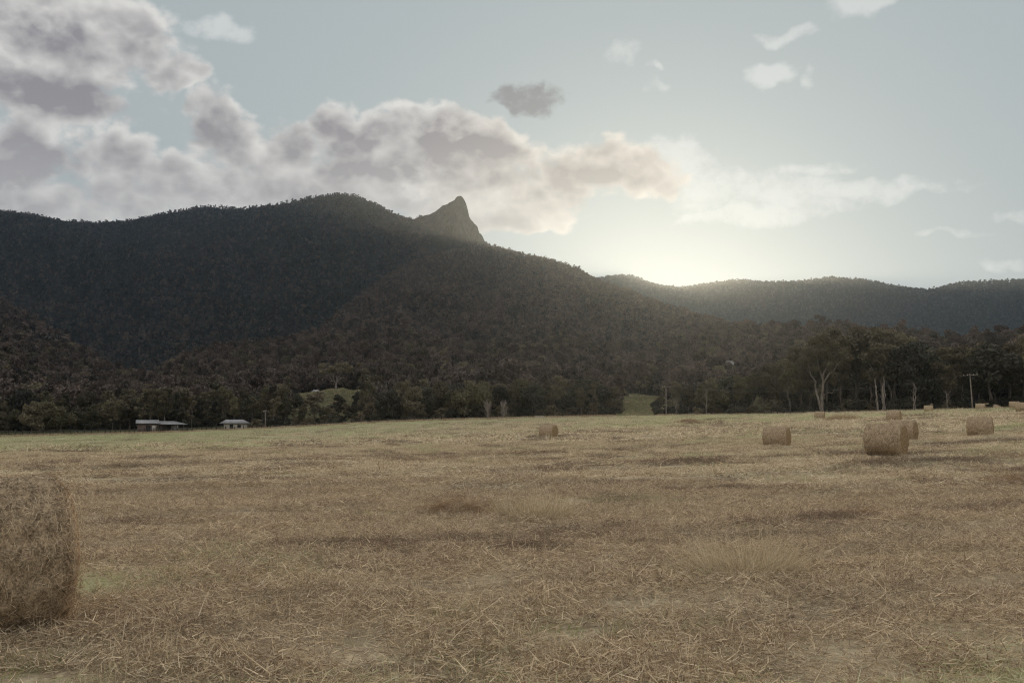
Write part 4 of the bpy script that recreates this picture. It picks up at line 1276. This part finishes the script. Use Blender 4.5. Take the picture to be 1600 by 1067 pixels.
# special trees ---------------------------------------------------------------
def special_gum():
    """big pale gum with two stems, dead limbs and a loose crown"""
    rng = np.random.default_rng(91)
    e = empty('gum_tree', tuple(at(1284, None, 299)))
    mb = MB()
    limb(rng, mb, (0, 0, -.5), (.6, 0, 11), .56, .26, .03, 9, 8)
    limb(rng, mb, (.6, 0, 11), (3.2, .5, 17), .34, .12, .06, 7, 6)
    limb(rng, mb, (.5, 0, 8.5), (5.6, -.4, 15), .3, .10, .07, 7, 6)
    limb(rng, mb, (.5, 0, 9.5), (-1.6, .5, 17.5), .28, .08, .07, 7, 6)
    limb(rng, mb, (3.6, 0, 12.2), (5.0, -1, 9.2), .14, .05, .1, 5, 6)
    limb(rng, mb, (.4, 0, 5), (4.6, -.6, 7.0), .2, .05, .1, 6, 6)
    link('trunk', mb.mesh('trunk', M_PALEBARK, True), e)
    mb = MB()
    pts = limb(rng, mb, (-.2, 0, 1.2), (-3.6, -.3, 14), .38, .07, .04, 7, 9)
    limb(rng, mb, pts[5], pts[5] + np.array([-1.8, 0, .5]), .12, .04, .1, 5, 4)
    limb(rng, mb, pts[3], pts[3] + np.array([1.5, -.4, 2.4]), .1, .03, .1, 5, 4)
    o = link('dead_stem', mb.mesh('dead_stem', M_DEADWOOD, True), e); o['label'] = 'bleached leafless stem leaning left'
    C = [(-3, 0, 18), (-1.5, 1, 21), (1, 0, 22), (3.5, .5, 20), (6, 0, 18), (7.5, -.5, 16), (0, -1, 17.5), (3, 1, 16.5), (-4.5, .5, 15.5), (5, 1, 14), (1.5, -1.5, 14), (-1.5, 0, 13)]
    V, F = leaf_cloud(rng, np.array(C, float), np.array([2.2, 2.2, 2.3, 2.4, 2.2, 1.9, 2.2, 2.2, 1.8, 1.5, 1.6, 1.5]), [420] * 12, .32, .62)
    link('crown', mesh_np('crown', V, F, M_GUM), e)
    tag(e, 'big pale-trunked gum tree with bleached dead stem, above a distant bale', 'tree')
special_gum()
def dead_trunks():
    rng = np.random.default_rng(92)
    specs = [(1372.5, 9.2, .34, 'leftmost and hollow-looking of the bleached dead trunks'), (1380, 7.5, .38, 'stout middle trunk among the bleached dead trunks'), (1384, 9.8, .28, 'tallest and rightmost of the bleached dead trunks')]
    for i, (px, h, r, lab) in enumerate(specs):
        e = empty('dead_trunk', tuple(at(px, None, 297 + i * .6)))
        mb = MB(); pts = limb(rng, mb, (0, 0, -.4), (rng.normal() * .3, 0, h), r, r * .38, .04, 8, 9)
        link('stem', mb.mesh('stem', M_DEADWOOD, True), e)
        mb = MB()
        for q in range(3):
            b0 = pts[4 + q]; s = 1 if q % 2 else -1
            limb(rng, mb, b0, b0 + np.array([s * rng.uniform(.5, 1.1), 0, rng.uniform(.3, 1.2)]), r * .3, r * .1, .1, 5, 5)
        link('snag', mb.mesh('snag', M_DEADWOOD, True), e)
        tag(e, lab, 'dead tree', 'bleached dead trunks')
dead_trunks()
def thin_dead(px, d, h, lab, seed, fork=True, mat=M_DEADWOOD):
    rng = np.random.default_rng(seed)
    e = empty('bare_tree', tuple(at(px, None, d)))
    mb = MB(); pts = limb(rng, mb, (0, 0, -.4), (rng.normal() * .4, 0, h), .2, .05, .03, 6, 9)
    link('stem', mb.mesh('stem', mat, True), e)
    mb = MB()
    for q in range(5):
        b0 = pts[3 + q]; s = 1 if q % 2 else -1
        limb(rng, mb, b0, b0 + np.array([s * rng.uniform(.6, 1.6), rng.normal() * .4, rng.uniform(.6, 2.0)]), .08, .02, .1, 5, 5)
    link('branches', mb.mesh('branches', mat, True), e)['kind'] = 'stuff'
    tag(e, lab, 'tree')
thin_dead(1427, 298, 8.0, 'thin pale bare trunk between the dead trunks and the power pole', 93)
thin_dead(1430, 299, 7.0, 'second thin pale bare trunk, close beside the taller one', 94)
thin_dead(1104, 300, 8.5, 'leaning pale bare gum right of the field power pole', 95)
thin_dead(1481, 300, 5.5, 'short pale bare trunk left of the right-hand power pole', 96)
thin_dead(1057, 300, 5.0, 'short pale bare trunk just right of the middle power pole', 97)
def poplar(px, lab, seed):
    rng = np.random.default_rng(seed)
    e = empty('bare_poplar', tuple(at(px, None, 296)))
    mb = MB(); pts = limb(rng, mb, (0, 0, -.3), (0, 0, 5.6), .13, .03, .015, 6, 9)
    link('trunk', mb.mesh('trunk', M_TWIG, True), e)
    mb = MB()
    for q in range(70):
        z0 = rng.uniform(.2, 4.6); th = rng.uniform(0, 2 * pi); L = 1.15 * (1 - abs(z0 - 2.0) / 4.2) + .5
        b0 = np.array([0, 0, z0]); e1 = b0 + np.array([cos(th) * L * .85, sin(th) * L * .85, L * 1.15])
        p2 = limb(rng, mb, b0, e1, .045, .022, .05, 4, 4)
        limb(rng, mb, p2[2], p2[2] + np.array([cos(th + .8) * .35, sin(th + .8) * .35, .55]), .028, .016, .05, 4, 3)
    link('twigs', mb.mesh('twigs', M_TWIG), e)['kind'] = 'stuff'
    tag(e, lab, 'tree', 'pair of bare poplars')
poplar(762, 'left one of the two pale bare poplars at the field edge', 98)
poplar(787, 'right one of the two pale bare poplars at the field edge', 99)
def knoll_gum():
    rng = np.random.default_rng(100)
    e = empty('gum_tree', tuple(at(524, None, 528)))
    mb = MB()
    limb(rng, mb, (0, 0, -.5), (.2, 0, 3.2), .6, .45, .03, 7, 5)
    for dx, dz in ((5.5, 6.5), (3.4, 9), (-2.4, 8.5), (-5, 6.5), (.5, 10)): limb(rng, mb, (.2, 0, 2.8), (dx, rng.normal(), 2.6 + dz * .8), .32, .08, .07, 6, 6)
    link('trunk', mb.mesh('trunk', M_DEADWOOD, True), e)
    C = rng.uniform((-8, -3, 8), (7, 3, 13), (14, 3))
    V, F = leaf_cloud(rng, C, np.full(14, 2.3), [170] * 14, .5, .6)
    link('crown', mesh_np('crown', V, F, M_GUM), e)
    tag(e, 'spreading gum with white forked limbs on the grassy knoll', 'tree')
knoll_gum()
stand_tree('dry_shrub', at(497, None, 420), 9.5, 0.4, 'large grey-brown bush in front of the grassy knoll', 'shrub', 'dry bushes along the field edge', 1.7)
stand_tree('round_c', at(528, None, 425), 7.6, 2.4, 'broad tree covering the middle of the grassy knoll', 'tree', 'trees round the knoll', 1.0)
stand_tree('round_b', at(560, None, 430), 8.6, 3.1, 'dark tree covering the right foot of the grassy knoll', 'tree', 'trees round the knoll', 1.1)
stand_tree('round_b', at(462, None, 430), 8.5, 1.4, 'dark tree at the left foot of the grassy knoll', 'tree', 'trees round the knoll', 1.0)
for i, (px, d, lab) in enumerate([(565, 303, 'dry pinkish leafless bush below the right end of the knoll'), (582, 318, 'taller dry bush right of the knoll, behind the front row'), (480, 300, 'dry brown bush at the field edge below the knoll'), (925, 302, 'dry brown bush left of the paddock gap')]):
    stand_tree('dry_shrub', at(px, None, d), (3.8, 7, 3, 4)[i], i, lab, 'shrub', 'dry bushes along the field edge')
# grass strip between field and trees, left and middle
def verge():
    rng = np.random.default_rng(15)
    az = np.r_[rng.uniform(az_of(-60), az_of(960), 2600), rng.uniform(az_of(1020), az_of(1640), 900)]
    d = rng.uniform(292, 303, len(az)); x = d * np.sin(az); y = d * np.cos(az); z = ground(x, y)
    protos = [tussock_mesh(700 + i, 1.2, .8, 60, .07, (M_TUFTB, M_TUFTD, M_TUFTB)[i]) for i in range(3)]
    n_ = len(az); s = rng.uniform(.5, 1.1, n_)
    scatter('verge_grass', np.stack([x, y, z], -1), np.stack([0 * s, 0 * s, rng.uniform(0, 6.28, n_)], -1), np.stack([s, s, s], -1), rng.integers(0, 3, n_), protos)
verge()
def paddock_grass():
    rng = np.random.default_rng(16)
    n_ = 5200
    az = np.r_[rng.uniform(az_of(955), az_of(1045), n_ // 2), rng.uniform(az_of(435), az_of(595), n_ // 2)]
    d = np.r_[rng.uniform(303, 535, n_ // 2), rng.uniform(430, 575, n_ // 2)]
    k = clear_mask(az, d) > .5; az = az[k]; d = d[k]; n_ = len(az)
    x = d * np.sin(az); y = d * np.cos(az); s = rng.uniform(.5, 1.2, n_)
    protos = [tussock_mesh(720 + i, 1.0, .5, 46, .08, (M_TUFTG, M_TUFTB, M_TUFTD, M_DRYGREEN)[i]) for i in range(4)]
    scatter('paddock_grass', np.stack([x, y, ground(x, y)], -1), np.stack([0 * s, 0 * s, rng.uniform(0, 6.28, n_)], -1), np.stack([s, s, s * rng.uniform(.4, 1.2, n_)], -1), rng.choice([0, 1, 2, 3], n_, p=[.2, .2, .1, .5]), protos)
M_DRYGREEN = mat_strand('dull pasture', (0.19, 0.18, 0.095), (0.35, 0.32, 0.18))
paddock_grass()

# ------------------------------------------------------------------ fence, sheds, poles
def fence(px0, px1, d, n_, h, lab, group='fences at the field edge'):
    ps = [at(px0 + (px1 - px0) * i / (n_ - 1), None, d) for i in range(n_)]
    e = empty('fence', tuple(ps[0]))
    rng = np.random.default_rng(int(px0) + 900)
    base = MB().tube([(0, 0, -.3), (0, 0, h * .6), (0.02, 0, h)], [.13, .12, .11], 7).mesh('post', M_POST, True)
    for p in ps:
        o = link('post', base, e); o.location = Vector(p - ps[0]); o.scale = (1, 1, rng.uniform(.8, 1.15)); o.rotation_euler = (rng.normal(0, .03), rng.normal(0, .05), rng.uniform(0, 6))
    for zz in (.35, .7, 1.0):
        pts = np.array([p - ps[0] + np.array([0, 0, zz * h / 1.2]) for p in ps])
        MB().tube(pts, np.full(len(pts), .018), 4).build('wire', M_WIRE, e)
    tag(e, lab, 'fence', group)
fence(-60, 165, 318, 22, 1.3, 'dark timber post fence along the far left field edge')
fence(166, 338, 313, 24, 1.2, 'dark timber post fence in front of the open shed')
fence(339, 690, 298, 26, 1.2, 'post and wire fence below the grassy knoll')
fence(1195, 1345, 293, 16, 1.1, 'low post fence under the big pale-trunked gum')

def shed():
    p = at(262, None, 324); yaw = -az_of(262)
    e = empty('open_shed', tuple(p), yaw)
    # long low roof on posts
    V2 = [(-4.2, -2.9, 2.0), (5.9, -2.9, 1.95), (1.8, 2.4, 2.9), (-2.4, 2.4, 2.9), (-4.2, -2.9, 2.12), (5.9, -2.9, 2.07), (1.8, 2.4, 3.02), (-2.4, 2.4, 3.02)]
    link('roof', MB().hexa(V2).mesh('roof', M_ROOF), e)
    for x in (-3.8, -0.6, 2.6, 5.5): MB().tube([(x, -2.6, -.4), (x, -2.6, 2.02)], [.11, .1], 6).build('post', M_POST, e)
    MB().box(-2.2, 1.6, 1.9, 2.1, -.3, 2.72).build('back_wall', M_WALL, e)
    MB().box(1.0, 3.2, .6, 1.8, -.2, 1.7).build('stacked_boards', M_PALEWALL, e)
    tag(e, 'long low open shed with grey metal roof on posts, at the left field edge', 'shed')
    p = at(233, None, 321)
    e = empty('hut', tuple(p), -az_of(233))
    MB().box(-3.2, 2.4, -2, 2, -.3, 2.6).build('wall', M_WALL, e)
    rf = MB()
    rf.hexa([(-3.7, -2.5, 2.45), (2.9, -2.5, 2.45), (2.9, 0, 3.45), (-3.7, 0, 3.45), (-3.7, -2.5, 2.57), (2.9, -2.5, 2.57), (2.9, 0, 3.57), (-3.7, 0, 3.57)])
    rf.hexa([(-3.7, .004, 3.45), (2.9, .004, 3.45), (2.9, 2.5, 2.45), (-3.7, 2.5, 2.45), (-3.7, .004, 3.57), (2.9, .004, 3.57), (2.9, 2.5, 2.57), (-3.7, 2.5, 2.57)])
    link('roof', rf.mesh('roof', M_ROOF), e)
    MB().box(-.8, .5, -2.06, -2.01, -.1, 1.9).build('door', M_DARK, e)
    MB().box(.9, 1.9, -2.05, -2.01, .2, 1.9).build('door_panel', M_PALEWALL, e)
    tag(e, 'small brown hut with pitched metal roof, left of the open shed', 'hut')
    p = at(368, None, 304)
    e = empty('cottage', tuple(p), -az_of(368))
    MB().box(-3.2, 3.4, -1.8, 2.2, -.4, 2.1).build('wall', M_PALEWALL, e)
    link('roof', MB().hexa([(-4.6, -2.6, 2.0), (4.4, -2.6, 2.0), (4.4, 2.8, 2.0), (-4.6, 2.8, 2.0), (-2.6, -.2, 3.1), (2.2, -.2, 3.1), (2.2, .4, 3.1), (-2.6, .4, 3.1)]).mesh('roof', M_ROOF), e)
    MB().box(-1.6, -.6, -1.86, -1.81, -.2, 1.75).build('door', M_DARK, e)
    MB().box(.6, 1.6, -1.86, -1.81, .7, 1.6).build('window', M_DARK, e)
    for x in (-4.2, 4.1): MB().tube([(x, -2.4, -.3), (x, -2.4, 2.05)], [.07, .07], 6).build('veranda_post', M_POST, e)
    tag(e, 'small cream cottage with hipped metal roof right of the open shed', 'cottage')
shed()
def farmhouse(px, d, w, lab, dz=0.0):
    p = at(px, None, d); p[2] += dz
    e = empty('farmhouse', tuple(p), -az_of(px))
    MB().box(-w / 2, w / 2, -2.2, 2.2, -1.5, 2.4).build('wall', M_WHITE, e)
    link('roof', MB().hexa([(-w / 2 - .5, -2.8, 2.35), (w / 2 + .5, -2.8, 2.35), (w / 2 + .5, 2.8, 2.35), (-w / 2 - .5, 2.8, 2.35), (-w / 2 + 1, -.2, 3.5), (w / 2 - 1, -.2, 3.5), (w / 2 - 1, .2, 3.5), (-w / 2 + 1, .2, 3.5)]).mesh('roof', M_ROOF), e)
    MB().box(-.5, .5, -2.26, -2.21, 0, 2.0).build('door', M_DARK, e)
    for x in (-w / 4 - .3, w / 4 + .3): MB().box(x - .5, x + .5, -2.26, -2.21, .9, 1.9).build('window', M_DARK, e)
    tag(e, lab, 'house', 'white farmhouses among the trees')
farmhouse(493, 552, 4.5, 'white house on top of the grassy knoll', -1.6)
farmhouse(709, 470, 8, 'white roofed house glimpsed between trees left of the bare poplars', 4)
farmhouse(1139, 640, 7, 'white house high among the trees on the right slope', 8)
def trough(px, d, w, lab):
    p = at(px, None, d); e = empty('water_trough', tuple(p), -az_of(px))
    mb = MB(); mb.box(-w / 2, w / 2, -.4, -.32, 0, .6).box(-w / 2, w / 2, .32, .4, 0, .6).box(-w / 2, -w / 2 + .08, -.318, .318, 0, .6).box(w / 2 - .08, w / 2, -.318, .318, 0, .6)
    link('trough_wall', mb.mesh('trough_wall', M_WHITE), e)
    MB().box(-w / 2 + .081, w / 2 - .081, -.319, .319, 0, .1).build('trough_floor', M_WHITE, e)
    tag(e, lab, 'trough')
trough(843, 297, 2.4, 'white trough at the field edge right of the bare poplars')

def power_pole(px, d, h, lab, yaw, lean=0.0, arm=2.6, arms=1):
    p = at(px, None, d)
    e = empty('power_pole', tuple(p), yaw); e.rotation_euler = (0, lean, yaw)
    MB().tube([(0, 0, -.5), (0, 0, h * .5), (0, 0, h)], [.19, .16, .13], 8).build('pole', M_POLE, e, True)
    for k in range(arms):
        z = h - .5 - k * .9
        MB().box(-arm / 2, arm / 2, -.26, -.14, z - .07, z + .07).build('crossarm', M_POLE, e)
        for x in (-arm * .44, -arm * .2, arm * .2, arm * .44): MB().tube([(x, -.2, z + .071), (x, -.2, z + .3)], [.05, .07], 6).build('insulator', M_WHITE, e)
    tag(e, lab, 'power pole', 'power poles along the field edge')
    M = Matrix.Translation(Vector(p)) @ Matrix.Rotation(yaw, 4, 'Z') @ Matrix.Rotation(lean, 4, 'Y')
    return [M @ Vector((x, -.2, h - .2)) for x in (-arm * .44, arm * .44)]
w1 = power_pole(1041, 297, 9.0, 'timber power pole with crossarm right of the paddock gap', R_(25), .0, 3.0)
w2 = power_pole(1520, 290, 9.6, 'slightly leaning timber power pole behind the far right bales', R_(10), -.05, 4.4)
w3 = power_pole(415, 305, 5.6, 'short timber pole with crossarm below the left end of the knoll', R_(15), 0, 1.6)
w4 = power_pole(1114, 330, 8.4, 'thin pole rising from the shrubs left of the big gum', R_(25), 0, 1.8)
def span(a, b, lab):
    t = np.linspace(0, 1, 24)[:, None]
    pts = np.array(a)[None] * (1 - t) + np.array(b)[None] * t; pts[:, 2] -= 3.0 * 4 * (t[:, 0] * (1 - t[:, 0]))
    o = MB().tube(pts, np.full(24, .012), 4).build('power_line', M_WIRE); tag(o, lab, 'power line', 'power lines between the poles')
span(w1[0], w2[0], 'near sagging power line between the middle and right-hand poles')
span(w1[1], w2[1], 'far sagging power line between the middle and right-hand poles')
